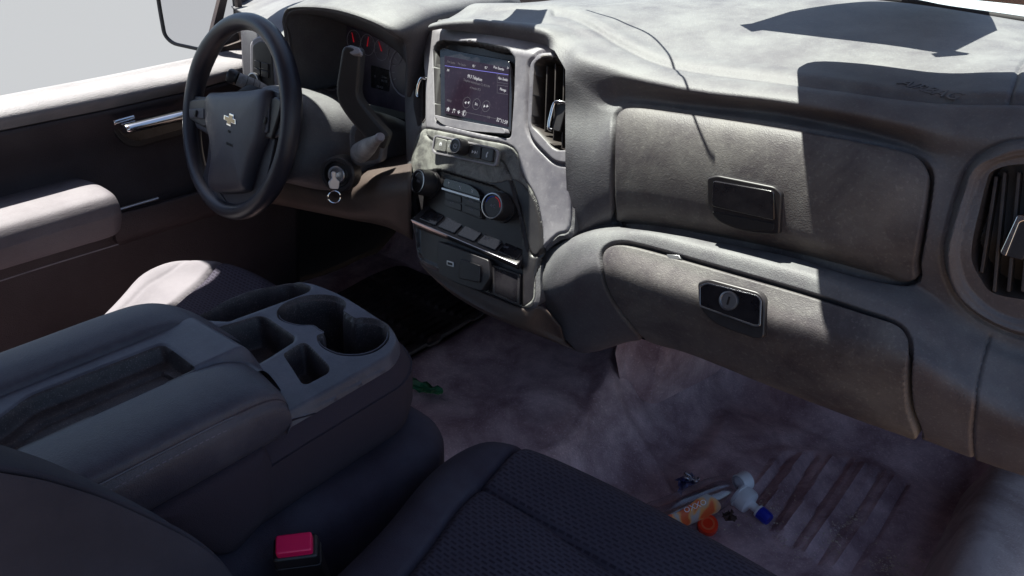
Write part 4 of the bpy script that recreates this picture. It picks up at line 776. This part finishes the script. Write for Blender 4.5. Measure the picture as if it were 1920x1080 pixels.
# driver's ribbed rubber mat
X, Y = np.meshgrid(np.linspace(-.74, -.215, 260), np.linspace(-.05, .50, 160))
Zm = fz(X, Y)+.014; Pm = np.stack([X, Y, Zm], 2)
mo = relief('floor_mat', Pm, X*1000, Y*1000, M_mat, None, keep=fil([(-735, -45), (-222, -45), (-218, 330), (-300, 495), (-735, 495)], 40), thick=.006, loc=(-.4, .2, 0),
    feats=[lambda U, V: .006*sst((np.sin(U*2*math.pi/26)*.5+.5)*3-1)*sst((np.sin(V*2*math.pi/130)*.5+.5)*6-.6)])['floor_mat']
tagit(mo, 'black ribbed rubber mat in the dark driver footwell', 'floor mat')
# folded vinyl housing under the dash
hs = thing('heater_housing', 'dusty angular housing coming down under the glovebox to the vinyl floor', 'heater housing', (.2, .35, .1))
b0 = [at(1152, 655, y=.22), at(1166, 732, z=.10), at(1226, 760, z=.085), at(1332, 706, z=.08)]
tp = [np.array([b0[0][0]-.02, .30, .42]), np.array([b0[1][0], b0[1][1]+.05, .42]), np.array([b0[2][0]+.005, b0[2][1]+.05, .42]), np.array([b0[3][0]+.01, b0[3][1]+.05, .42])]
md = [b*.5+t*.5+np.array([0, .004, 0]) for b, t in zip(b0, tp)]
V = b0+md+tp+[np.array([b0[3][0], .8, .05]), np.array([b0[3][0], .8, .42]), np.array([b0[0][0]-.05, .8, .05]), np.array([b0[0][0]-.05, .8, .42])]
mk('housing_cover', V, [(0, 1, 5, 4), (1, 2, 6, 5), (2, 3, 7, 6), (4, 5, 9, 8), (5, 6, 10, 9), (6, 7, 11, 10), (3, 12, 13, 11, 7), (0, 4, 8, 15, 14)], M_vinyl, hs, bevel=.012, seg=3)
# door sill on the passenger side
ts = thing('door_threshold', 'dusty brown carpeted sill at the open passenger doorway', 'door sill', (.78, 0, .05))
tr = []
for y in np.linspace(-1.0, .8, 14):
    k = .004*math.sin(y*14); tr.append([(.70, y, -.01), (.722+k, y, .06), (.732+k, y, .105), (.752, y, .128), (.79, y, .135+k), (.84, y, .125), (.87, y, .08), (.875, y, -.1)])
loftrows('sill_cover', np.array(tr), M_carpet, ts, 5, 3)
# firewall behind everything
box('firewall', (-.9, .955, -.3), (.9, .985, .76), M_matte, None, .005, loc=(0, .96, 0)).__setitem__('kind', 'structure')
for sx_ in (-1, 1): box('side_panel', (sx_*.885-.006, .02 if sx_ < 0 else .52, -.3), (sx_*.885+.006, .96, .56 if sx_ < 0 else .72), M_matte, None, .002, loc=(sx_*.88, .6, 0)).__setitem__('kind', 'structure')
# ================================================================== CENTRE CONSOLE
cons = thing('center_console', 'folded down center armrest console with two joined cup holders and a long lid tray', 'console', (.06, -.6, .35))
TOP = fil([(300, 640, 5), (352, 590, 10), (440, 546, 40), (534, 517, 18), (582, 523, 30), (640, 545, 40), (700, 583, 40), (738, 608, 30), (753, 636, 16), (738, 666, 16), (640, 722, 60), (545, 776, 8), (420, 850, 5)], 12, 6)
X, Y = np.meshgrid(np.linspace(-.11, .215, 260), np.linspace(-.66, -.295, 280)); Pc = np.stack([X, Y, np.full_like(X, .5)], 2); PU, PV = proj(Pc)
K1 = fil([(362, 590, 8), (395, 572, 8), (526, 521, 12), (550, 521, 10), (586, 537, 8), (578, 547, 6), (500, 576, 40), (428, 602, 6), (390, 600, 8)], 8)
K2 = fil([(385, 618, 8), (484, 590, 6), (500, 593, 6), (554, 630, 5), (551, 640, 4), (508, 668, 6), (470, 690, 6)], 6)
K3 = fil([(530, 664, 6), (565, 642, 6), (577, 644, 6), (620, 688, 7), (616, 700, 6), (576, 721, 6), (566, 720, 6)], 6)
KC = cr([(519, 590), (521, 580), (536, 566), (567, 555), (606, 552), (632, 556), (648, 566), (648, 578), (646, 583), (656, 590), (667, 596), (680, 595), (700, 597), (718, 603), (730, 616), (729, 637), (712, 655), (688, 665), (660, 668), (632, 665), (606, 653), (596, 641), (594, 630), (601, 626), (606, 624), (596, 618), (586, 611), (562, 611), (539, 606), (524, 599)], 4)
edge = lambda U, V: -.012*(1-sst((-nearpoly(TOP, U, V)[0])/9.0))**2
bins = []
cres = relief('console_top', Pc, PU, PV, M_cons, cons, keep=TOP, skirt=(0, 0, -.03),
    splits=[('storage_bin', K1, M_bin, cons), ('storage_bin', K2, M_bin, cons), ('storage_bin', K3, M_bin, cons), ('cup_holder', KC, M_bin, cons)],
    feats=[edge, rise(K1, -.062, 12), rise(K2, -.038, 12), rise(K3, -.034, 12), rise(KC, -.006, 2.5), rise(KC, -.070, 4, -3.5), groove(K2, 3, .001), groove(K1, 3, .001)], thick=.002, sharp=50)
kcc = KC.mean(0); tube('cup_rim', [at(u, v, z=.4935) for u, v in [k+(kcc-k)*.035 for k in KC[::2]]], .0011, M_cons, cons, segs=6, closed=True, n=1)
bnd = np.array([at(u, v, z=.5)[:2] for u, v in TOP])
def inset(P2, d):
    n_ = len(P2); out = []
    for i in range(n_):
        e = P2[(i+1) % n_]-P2[i-1]; e = e/(np.linalg.norm(e)+1e-9); out.append(P2[i]+np.array([e[1], -e[0]])*d)
    return np.array(out)
ar = sum(bnd[i][0]*bnd[(i+1) % len(bnd)][1]-bnd[(i+1) % len(bnd)][0]*bnd[i][1] for i in range(len(bnd))); sg = 1 if ar > 0 else -1
rc = []
for z, d in ((.484, 0.000), (.478, .005), (.465, .011), (.445, .014), (.42, .013), (.40, .008), (.385, -.004)):
    q = inset(bnd, sg*d); rc.append([(p[0], p[1], z+(.02 if d == .014 else 0)) for p in q])
o = mk('console_shell', np.array(rc).reshape(-1, 3), gridfaces(len(rc), len(bnd), cu=True), M_side, cons, sharp=60); fixn(o)
# rear body of the folded armrest
def prof(y, k=0): return [(-.045, y, .36), (-.05, y, .46), (-.045, y, .48+.04*k), (.06, y, .485+.045*k), (.18, y, .485+.045*k), (.190, y, .48+.04*k), (.190, y, .44), (.180, y, .375-.02*k)]
loftrows('armrest_body', [prof(-1.15, 1), prof(-.9, 1), prof(-.7, 1), prof(-.60, .9), prof(-.55, .3), prof(-.50, 0)], M_side, cons, 5, 3)
def lsec(y, pts, dz=0, kx=0): return [(x+kx, y, z+dz) for x, z in pts]
LP = [(-.058, .50), (-.058, .53), (-.050, .548), (-.030, .559), (-.006, .562), (.016, .560), (.031, .555), (.036, .540)]
def lp(y, k=1): return [(.036-(.036-x)*(.5+.5*k), y, .50+(z-.50)*k) for i, (x, z) in enumerate(LP)]
loftrows('lid_pad', [lp(-1.15), lp(-.9), lp(-.7), lp(-.6), lp(-.56, .97), lp(-.535, .85), lp(-.512, .6), lp(-.492, .25), lp(-.482, .02)], M_lid, cons, 5, 5)
X, Y = np.meshgrid(np.linspace(.028, .150, 110), np.linspace(-1.1, -.498, 320)); Zt = .5515-.058*sst((Y+.536)/.040)**1.3-.016*sst((X-.117)/.012); Pt = np.stack([X, Y, Zt], 2); TU, TV = proj(Pt)
TR = fil([(-120, 850, 20), (0, 783, 30), (50, 743, 20), (306, 643, 16), (373, 692, 16), (233, 752, 60), (106, 813, 30), (42, 842, 20), (0, 849, 20), (-120, 880, 10)], 14)
TI = fil([(-100, 850, 10), (22, 800, 10), (64, 768, 14), (300, 668, 8), (348, 704, 8), (233, 752, 60), (106, 808, 30), (48, 838, 8), (10, 830, 6), (-80, 850, 10)], 10)
tr_ = relief('lid_tray', Pt, TU, TV, M_cons, cons, splits=[('tray_liner', TR, M_bin, cons)], feats=[rise(TR, -.016, 9), rise(TI, -.004, 4), groove(TR, 2, .001)], thick=0)
RP = [(.118, .530), (.119, .546), (.127, .5505), (.147, .5535), (.168, .5545), (.190, .5530), (.2005, .5495), (.2042, .5435), (.2040, .5395), (.2085, .530), (.209, .512), (.204, .492), (.194, .480)]
def rp(y, k=1, dz=0): return [(x, y-(x-.11)*.45*(1-k), .497+(z-.497)*k+dz) for x, z in RP]
loftrows('lid_pad', [rp(-1.15), rp(-.9), rp(-.7), rp(-.62), rp(-.575, .97), rp(-.548, .86), rp(-.526, .62), rp(-.511, .3), rp(-.505, .02, -.004)], M_lid, cons, 5, 5)
tube('lid_piping', [(.2035, -1.15, .5405), (.2035, -.9, .5405), (.2035, -.7, .5405), (.2035, -.62, .5405), (.203, -.595, .538), (.202, -.574, .528), (.199, -.554, .512), (.194, -.543, .502)], .0013, M_cons, cons, segs=6)
# stitches along the shell
def stitches(nm, path, par, m, pitch=.006, L=.0035, r_=.0006):
    P = cr(path, 12, False); d = np.concatenate([[0], np.cumsum(np.linalg.norm(np.diff(P, axis=0), axis=1))]); V, F = [], []
    for s0 in np.arange(0, d[-1]-L, pitch):
        a = np.array([np.interp(s0, d, P[:, i]) for i in range(3)]); b = np.array([np.interp(s0+L, d, P[:, i]) for i in range(3)])
        t = nrm(b-a); u_ = nrm(np.cross(t, (0.1, .2, 1))); v_ = np.cross(u_, t); n0 = len(V)
        for p in (a, b):
            for q in (u_, v_, -u_, -v_): V.append(p+q*r_)
        F += [(n0+i, n0+(i+1) % 4, n0+4+(i+1) % 4, n0+4+i) for i in range(4)]+[(n0, n0+1, n0+2, n0+3), (n0+4, n0+5, n0+6, n0+7)]
    o = mk(nm, V, F, m, par, smooth=False); o['kind'] = 'stuff'; return o
M_thr = mat('thread', (.16, .14, .18), .8)
stitches('stitching', [(.2075, -1.1, .533), (.2075, -.8, .533), (.2075, -.63, .533), (.2068, -.597, .529), (.205, -.574, .519)], cons, M_thr)
pk = fil([(488, 830, 6), (503, 860, 20), (505, 925, 20), (480, 975, 20), (420, 1040, 30), (300, 1000, 10), (262, 962, 8)], 16)
V = []; pw = np.array([at(u, v, x=.196) for u, v in pk]); c_ = pw.mean(0)
for s_, h in ((1, -.010), (1, .003), (.975, .009), (.90, .013), (.6, .015), (.02, .016)):
    for p in pw: q = c_+(p-c_)*s_; V.append(q+np.array([h, 0, 0]))
o = mk('storage_pocket', V, gridfaces(6, len(pw), cu=True)+[tuple(range(5*len(pw), 6*len(pw)))], M_side, cons, sharp=60); fixn(o)
# ================================================================== SEATS
def seat_cushion(nm, outl, zt, skirt, m, par, splits, feats, U0, tilt=0, rr=50, x0=None, st=.003, bow=0):
    o_ = np.array(outl); x1, x2, y1, y2 = o_[:, 0].min()-6, o_[:, 0].max()+6, o_[:, 1].min()-6, o_[:, 1].max()+6
    X, Y = np.meshgrid(np.arange(x1/1000, x2/1000, st), np.arange(y1/1000, y2/1000, st)); U, V = X*1000, Y*1000
    d = -nearpoly(outl, U, V, True, 400)[0]; t = np.clip(1-np.clip(d, 0, rr)/rr, 0, 1); drop = (1-np.sqrt(np.clip(1-t**2, 0, 1)))*rr/1000*.8
    Z = zt-drop+tilt*(Y-y2/1000)+bow*np.exp(-((d-35)/30)**2)
    return relief(nm, np.stack([X, Y, Z], 2), U, V, m, par, keep=outl, splits=splits, feats=feats, skirt=(0, 0, -skirt), thick=.0, sharp=60)
ps = thing('passenger_seat', 'charcoal patterned cloth passenger seat in the foreground', 'seat', (.52, -.6, .1))
PO = fil([(318, -1010, 10), (300, -590, 200), (258, -390, 60), (264, -320, 40), (330, -290, 50), (440, -280, 80), (620, -284, 80), (740, -300, 60), (800, -360, 50), (800, -1010, 10)], 50)
bs = cr([(322, -255), (323, -300), (330, -370), (340, -440), (362, -535), (392, -700), (400, -1020)], 6, False)
CF_ = np.array(list(bs)+[(640, -1020), (655, -700), (690, -440), (715, -255)])
xs_ = cr([(334, -400), (400, -398), (505, -407), (600, -402), (695, -398)], 6, False)
pf0 = fabric('seat_weave_front', (.026, .027, .042), (.11, .115, .15), 62, .8)
seat_cushion('cushion', PO, .402, .24, M_fabb, ps, [('center_cloth', CF_, M_fabp, ps)], [groove(bs, 4, .008, False), groove(xs_, 4, .006, False), lambda U, V: .006*np.exp(-((nearpoly(xs_, U, V, False, 120)[0]-45)/40)**2)], 0, rr=52, bow=.006, st=.0028)
stitches('stitching', [(.352, -.95, .4045), (.333, -.6, .4045), (.298, -.42, .402), (.308, -.335, .394), (.35, -.318, .392)], ps, M_thr, .007, .004)
bk = []
crv = [at(u, v, x=.30) for u, v in ((-140, 866), (-60, 874), (0, 885), (60, 895), (100, 905), (180, 930), (250, 960), (300, 984), (350, 1010), (395, 1042), (430, 1080), (470, 1140))]
for dx, dn in ((-.10, -.05), (-.085, -.012), (-.05, -.002), (-.015, 0), (.0, -.006), (.006, -.02), (.004, -.25)):
    row = []
    for i, p in enumerate(crv):
        t = nrm(crv[min(i+1, len(crv)-1)]-crv[max(i-1, 0)]); n_ = nrm(np.cross((1, 0, 0), t)); n_ = n_ if n_[2] > 0 else -n_
        row.append(p+np.array([dx, 0, 0])+n_*dn)
    bk.append(row)
M_back = mat('backrest_cloth', (.020, .021, .034), .8, (.09, .09, .12), .2, 6, grain=.6, gscale=1400, spec=.3)
loftrows('backrest_side', bk, M_back, ps, 5, 4)
tube('backrest_piping', [p+np.array([-.004, 0, .001]) for p in crv], .0028, M_back, ps, segs=8)
cs_ = thing('jump_seat', 'narrow dark cloth center seat cushion beneath the console', 'seat', (.1, -.6, .1))
CO = fil([(-30, -1000, 10), (-30, -330, 30), (60, -312, 40), (195, -318, 30), (236, -350, 26), (240, -420, 60), (222, -600, 60), (222, -1000, 10)], 30)
seat_cushion('cushion', CO, .392, .2, M_fabb, cs_, [], [], 0, rr=36)
stitches('stitching', [(.192, -.95, .390), (.194, -.6, .390), (.210, -.42, .389), (.206, -.35, .384), (.17, -.335, .384)], cs_, M_thr, .007, .004)
ds = thing('driver_seat', 'driver seat cushion with outer bolster coloured pale as if sunlit and dark patterned center', 'seat', (-.4, -.6, .1))
DO = fil([(-450, -1000, 20), (-468, -520, 60), (-538, -390, 60), (-606, -300, 50), (-602, -225, 60), (-520, -160, 60), (-420, -145, 50), (-250, -160, 60), (-190, -240, 50), (-175, -1000, 10)], 70)
dcn = cr([(-380, -1010), (-390, -520), (-428, -370), (-468, -270), (-490, -200), (-495, -130)], 6, False)
DC = np.array(list(dcn)+[(-280, -130), (-270, -600), (-270, -1010)])
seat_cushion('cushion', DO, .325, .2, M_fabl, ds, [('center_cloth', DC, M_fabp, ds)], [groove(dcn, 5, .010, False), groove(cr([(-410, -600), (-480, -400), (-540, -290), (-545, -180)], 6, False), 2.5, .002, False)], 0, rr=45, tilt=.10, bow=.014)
loftrows('backrest', [[(x, -.86-.28*t, .16+.62*t+(.0)) for x in (-.66, -.6, -.4, -.2, -.14)] for t in (0, .3, .6, .95)], M_fabb, ds, 3, 3, thick=.10)
# ================================================================== BUCKLE
bkl = thing('seat_belt_buckle', 'black seat belt buckle with bright red release button beside the passenger seat', 'buckle', (.245, -.60, .30))
ob = at(551, 1019, x=.256); bf = Fr(ob, nrm((.10, -.22, .95)), ex=nrm(at(587, 1016, z=ob[2])-at(520, 1024, z=ob[2])))
hw = .0172
prism2('buckle_body', fil([(-hw-.004, -.013), (hw+.004, -.013), (hw+.004, .013), (-hw-.004, .013)], .004), bf, -.10, -.006, M_blk, bkl, .002)
prism2('buckle_band', fil([(-hw-.005, -.0138), (hw+.005, -.0138), (hw+.005, .0138), (-hw-.005, .0138)], .004), bf, -.024, -.021, M_blk, bkl, .0006)
M_btn = mat('red_button', (.85, .012, .11), .35)
rb = prism2('release_button', fil([(-hw, -.0105), (hw, -.0105), (hw, .0105), (-hw, .0105)], .003), bf, -.012, .002, M_btn, bkl, .0015)
tube('buckle_strap', [bf.w(0, 0, -.09), bf.w(0, .0, -.14), bf.w(0, .01, -.2)], .016, M_matte, bkl, flat=.3)
# ================================================================== LITTER
bo = thing('plastic_bottle', 'empty clear plastic bottle with orange label lying half under the passenger seat', 'bottle', at(1330, 925, z=.005))
A_, B_ = at(1225, 975, z=.034), at(1394, 903, z=.040); axn = nrm(B_-A_); Lb = np.linalg.norm(B_-A_); fb_ = Fr(A_, axn)
prf = [(0, -.02), (.02, -.02), (.029, -.012), (.030, .01), (.0285, .03), (.030, .045), (.0295, .09), (.030, Lb*.62), (.0285, Lb*.70), (.024, Lb*.80), (.017, Lb*.88), (.0145, Lb*.92), (.0145, Lb*.98)]
V = []; ns = 32
for r_, h in prf:
    for k in range(ns):
        q = 2*math.pi*k/ns; c = 1+.06*math.sin(3*q+h*60)*math.sin(h*45)*(1 if .02 < h < Lb*.75 else 0); V.append(fb_.w(r_*c*math.cos(q), r_*c*math.sin(q)*.94, h))
mk('bottle_body', V, gridfaces(len(prf), ns, cu=True), M_pet, bo, sharp=0)
M_wht = mat('white_plastic', (.85, .85, .88), .35)
lathe('neck_ring', [(.0145, Lb*.94), (.0165, Lb*.94), (.0170, Lb*1.02), (.0165, Lb*1.05), (.0135, Lb*1.05), (.0135, Lb*.96)], fb_, M_wht, bo)
M_lab = bpy.data.materials.new('label_print'); M_lab.use_nodes = True
N = M_lab.node_tree.nodes; L = M_lab.node_tree.links; tcx = N.new('ShaderNodeTexCoord'); nzx = N.new('ShaderNodeTexNoise'); nzx.inputs['Scale'].default_value = 34; nzx.inputs['Distortion'].default_value = .6; nzx.inputs['Detail'].default_value = 1
L.new(tcx.outputs['Object'], nzx.inputs['Vector']); cx_ = N.new('ShaderNodeValToRGB'); L.new(nzx.outputs[0], cx_.inputs[0]); cx_.color_ramp.elements[0].color = (.75, .12, .03, 1); cx_.color_ramp.elements[0].position = .42; cx_.color_ramp.elements[1].color = (.45, .40, .38, 1); cx_.color_ramp.elements[1].position = .60
e_ = cx_.color_ramp.elements.new(.50); e_.color = (.80, .36, .10, 1); L.new(cx_.outputs[0], N['Principled BSDF'].inputs['Base Color'])
V = []
tocam = nrm(CC-(A_+B_)/2); lowv = tocam*.75-CU*.66; qa_ = math.atan2(lowv@fb_.ey, lowv@fb_.ex)
for h in np.linspace(.012, Lb*.50, 8):
    for k in range(15):
        q = qa_-R(62)+R(125)*k/14+(.15*math.sin(h*50)); V.append(fb_.w(.0310*math.cos(q), .0292*math.sin(q), h+.02*math.sin(k/14*math.pi)))
lb_ = mk('bottle_label', V, gridfaces(8, 15), M_lab, bo, sharp=0)
tl = Fr(at(1302, 946, z=.064)+tocam*.006, tocam, ex=nrm(axn-tocam*(axn@tocam))); text('label_lettering', 'OXXO', tl, 0, -.003, .013, M_wht, bo, .0004); 
cap = thing('sports_cap', 'white sports bottle cap with blue nozzle on the vinyl floor', 'bottle cap', at(1405, 950, z=.0))
A2, B2 = at(1386, 926, z=.024), at(1441, 974, z=.014); f_ = Fr(A2, nrm(B2-A2)); Lc = np.linalg.norm(B2-A2)
lathe('cap_skirt', [(0, 0), (.021, 0), (.0235, .001), (.0235, .005), (.0218, .006), (.0215, .021), (.020, .025), (.009, .028), (.0075, .031), (.0072, .046), (0, .046)], f_, M_wht, cap, 44, 1, .03)
lathe('cap_collar', [(.0072, .042), (.0115, .043), (.0115, .047), (.008, .048)], f_, M_wht, cap)
lathe('blue_nozzle', [(.009, .046), (.0115, .047), (.0112, .064), (.0095, .068), (0, .068)], f_, mat('blue_plastic', (.015, .03, .42), .35), cap, 24, 1, .05)
oc = thing('screw_cap', 'orange red screw cap beside the seat edge', 'bottle cap', at(1330, 985, z=0))
f_ = Fr(at(1327, 985, z=.012), nrm((.15, -.45, .85))); M_org = mat('orange_plastic', (.85, .045, .012), .35); M_org2 = mat('orange_inner', (.85, .16, .06), .45)
lathe('cap_shell', [(0, .010), (.015, .010), (.0168, .008), (.0170, -.006)], f_, M_org, oc, 40, 1, .02); lathe('cap_liner', [(.0170, -.006), (.0145, -.006), (.0145, .0085)], f_, M_org2, oc)
lathe('cap_top_ring', [(.0085, .0102), (.0085, .0112), (.0115, .0112), (.0115, .0102)], f_, M_org2, oc)
def crumple(nm, px, z, m, label, cat, amp=.006, n=7):
    px = np.array(px, float); V = []
    P0 = [at(u, v, z=z) for u, v in px]
    for j in range(n):
        for i in range(n):
            a, b = i/(n-1), j/(n-1); p = (P0[0]*(1-a)+P0[1]*a)*(1-b)+(P0[3]*(1-a)+P0[2]*a)*b; V.append(p+np.array([random.uniform(-1, 1)*amp*.4, random.uniform(-1, 1)*amp*.4, random.uniform(-.2, 1)*amp]))
    c = np.mean(V, axis=0); o = mk(nm, V, gridfaces(n, n), m, None, thick=.0006, sharp=25, loc=(c[0], c[1], z)); return tagit(o, label, cat)
crumple('foil_wrapper', [(1268, 902), (1296, 890), (1306, 910), (1276, 926)], .02, mat('blue_foil', (.02, .03, .22), .25, (.6, .6, .7), .22, 60, metal=.3), 'crumpled dark blue wrapper behind the clear bottle', 'wrapper', .010)
crumple('foil_wrapper', [(1282, 888), (1312, 899), (1308, 908), (1280, 896)], .028, mat('silver_foil', (.6, .6, .65), .25, metal=.8), 'torn silver edge of wrapper lying above the blue one', 'wrapper', .006)
crumple('dry_leaf', [(1352, 965), (1372, 960), (1382, 974), (1362, 982)], .01, mat('dry_leaf', (.07, .035, .03), .8), 'dark brown dry leaf scrap between orange cap and white cap', 'leaf', .006)
crumple('orange_scrap', [(1303, 956), (1315, 958), (1317, 968), (1306, 966)], .02, M_org, 'small orange plastic scrap beside the bottle label', 'scrap', .004, 4)
crumple('green_bag', [(768, 708), (832, 734), (822, 748), (770, 732)], .135, mat('green_plastic', (.0, .16, .09), .4, (.5, .45, .05), .10, 90), 'green plastic wrapper on the floor beside the console', 'wrapper', .008)
# crumbs
V, F = [], []
def crumb(u, v, s):
    for it in range(3):
        z0 = .004
        p = at(u, v, z=z0)
    p[2] = float(fz(np.array(p[0]), np.array(p[1])))+.002; n0 = len(V)
    for k in range(4): V.append(p+np.array([random.uniform(-1, 1)*s*1.4, random.uniform(-1, 1)*s*1.4, random.uniform(0, 1)*s]))
    F.extend([(n0, n0+1, n0+2), (n0, n0+2, n0+3), (n0, n0+1, n0+3), (n0+1, n0+2, n0+3)])
def cl_(u, v, su, sv, n, s=.0016, sh=0):
    for _ in range(n): a, b = random.gauss(0, 1), random.gauss(0, 1); crumb(u+a*su+b*sh, v+b*sv, random.uniform(.4, 1.5)*s)
cl_(1445, 945, 10, 18, 70, sh=-4); cl_(1465, 1000, 16, 26, 60, sh=-12); cl_(1500, 1015, 14, 18, 50, sh=-9); cl_(1560, 1000, 9, 24, 80, sh=-14); cl_(1590, 985, 8, 26, 80, .002, -14); cl_(1665, 1050, 16, 12, 110, .002); cl_(1330, 900, 60, 12, 60, .0011); cl_(1400, 950, 200, 70, 160, .0010); cl_(1150, 800, 120, 50, 60, .0008); cl_(1420, 975, 30, 20, 40, .0022); cl_(1540, 930, 60, 50, 90, .0012); cl_(1690, 1040, 40, 30, 60, .0018)
mk('crumbs', V, F, mat('crumb', (.45, .28, .18), .8, (.85, .78, .70), .5, 300), None, smooth=False, loc=(.45, .3, 0)).__setitem__('kind', 'stuff')
# ================================================================== things whose shadows fall on the dash
SV = np.array(SUNV)
def padpt(u, v): f_ = surf_at(u, v); return f_.o
def along(p, z): return p+SV*((z-p[2])/SV[2])
dsh = [(1387, 47), (1409, 44), (1481, 22), (1844, 48), (1869, 57), (1844, 56), (1790, 96), (1817, 101), (1813, 104), (1754, 107), (1745, 101), (1759, 98), (1430, 56), (1409, 60)]
pts = [along(padpt(u, v), 0) for u, v in dsh]; n0_ = nrm((0, .46, .89))
zz = []
for u, v in dsh:
    p = padpt(u, v); d = (np.array([.3, .20, 1.075])-p)@np.array([0, .5, .866])/(SV@np.array([0, .5, .866])); zz.append(p+SV*d)
V = zz+[p+np.array([0, .001, .0017]) for p in zz]; n_ = len(zz)
tagit(mk('shadow_sheet', V, [tuple(range(n_)), tuple(range(2*n_-1, n_-1, -1))]+[(i, (i+1) % n_, n_+(i+1) % n_, n_+i) for i in range(n_)], M_sheet, None, smooth=False, loc=zz[0]), 'unseen sheet added high inside the windshield to cast a shadow', 'sheet')  # added out of view, its outline traced from the shadow it throws
wp = [padpt(u, v)+SV*(.24+.013*i) for i, (u, v) in enumerate(((1100, 20), (1160, 38), (1215, 62), (1250, 98), (1272, 140), (1290, 190), (1308, 240), (1330, 300), (1345, 330)))]
tagit(tube('dangling_cable', wp, .0016, M_matte, None, segs=6, loc=wp[0]), 'thin black cable dangling inside the windshield above the dashboard', 'cable')
mirr = thing('rearview_mirror', 'black interior rearview mirror with an added strip that shades the dash', 'mirror', (-.15, .15, 1.1))
def SP(u, v): p = hit(np.array(float(u)), np.array(float(v)), YS); return p
bp = [along(padpt(968, 15), 1.05), along(padpt(1024, 20), 1.05), along(padpt(999, 58), 1.07), along(SP(985, 104), 1.10), along(SP(896, 104), 1.10), along(SP(899, 69), 1.08), along(padpt(920, 48), 1.07)]
V = bp+[p+np.array([0, 0, .012]) for p in bp]; n_ = len(bp)
mk('shadow_strip', V, [tuple(range(n_)), tuple(range(2*n_-1, n_-1, -1))]+[(i, (i+1) % n_, n_+(i+1) % n_, n_+i) for i in range(n_)], M_matte, mirr)  # made-up slanted strip, shaped to shade the dash top and bezel
mfr = Fr((-.160, -.088, 1.045), nrm((.12, -1, -.4)))
prism2('mirror_housing', fil([(-.105, -.036), (.105, -.036), (.115, .032), (-.115, .032)], .02, 6), mfr, -.045, .0, M_blk, mirr, .005)
prism2('mirror_glass', fil([(-.098, -.031), (.098, -.031), (.108, .027), (-.108, .027)], .018, 6), mfr, -.001, .001, M_chr, mirr, .0004)
# black cable lying over the cluster hood
cb = [at(u, v, y=y) for u, v, y in ((738, 40, .10), (775, 34, .14), (830, 22, .19), (880, 10, .24), (940, -6, .30))]
tagit(tube('cable', cb, .0022, M_matte, None, segs=6, loc=cb[0]), 'thin black cable lying over the dash top beside the cluster hood', 'cable')

for o in list(S.objects):
    if o.parent is None and o.name.startswith('sun_visor'): o['group'] = 'sun visors'
    if o.name.startswith(('foil_wrapper', 'green_bag')): o['group'] = 'litter wrappers on the floor'
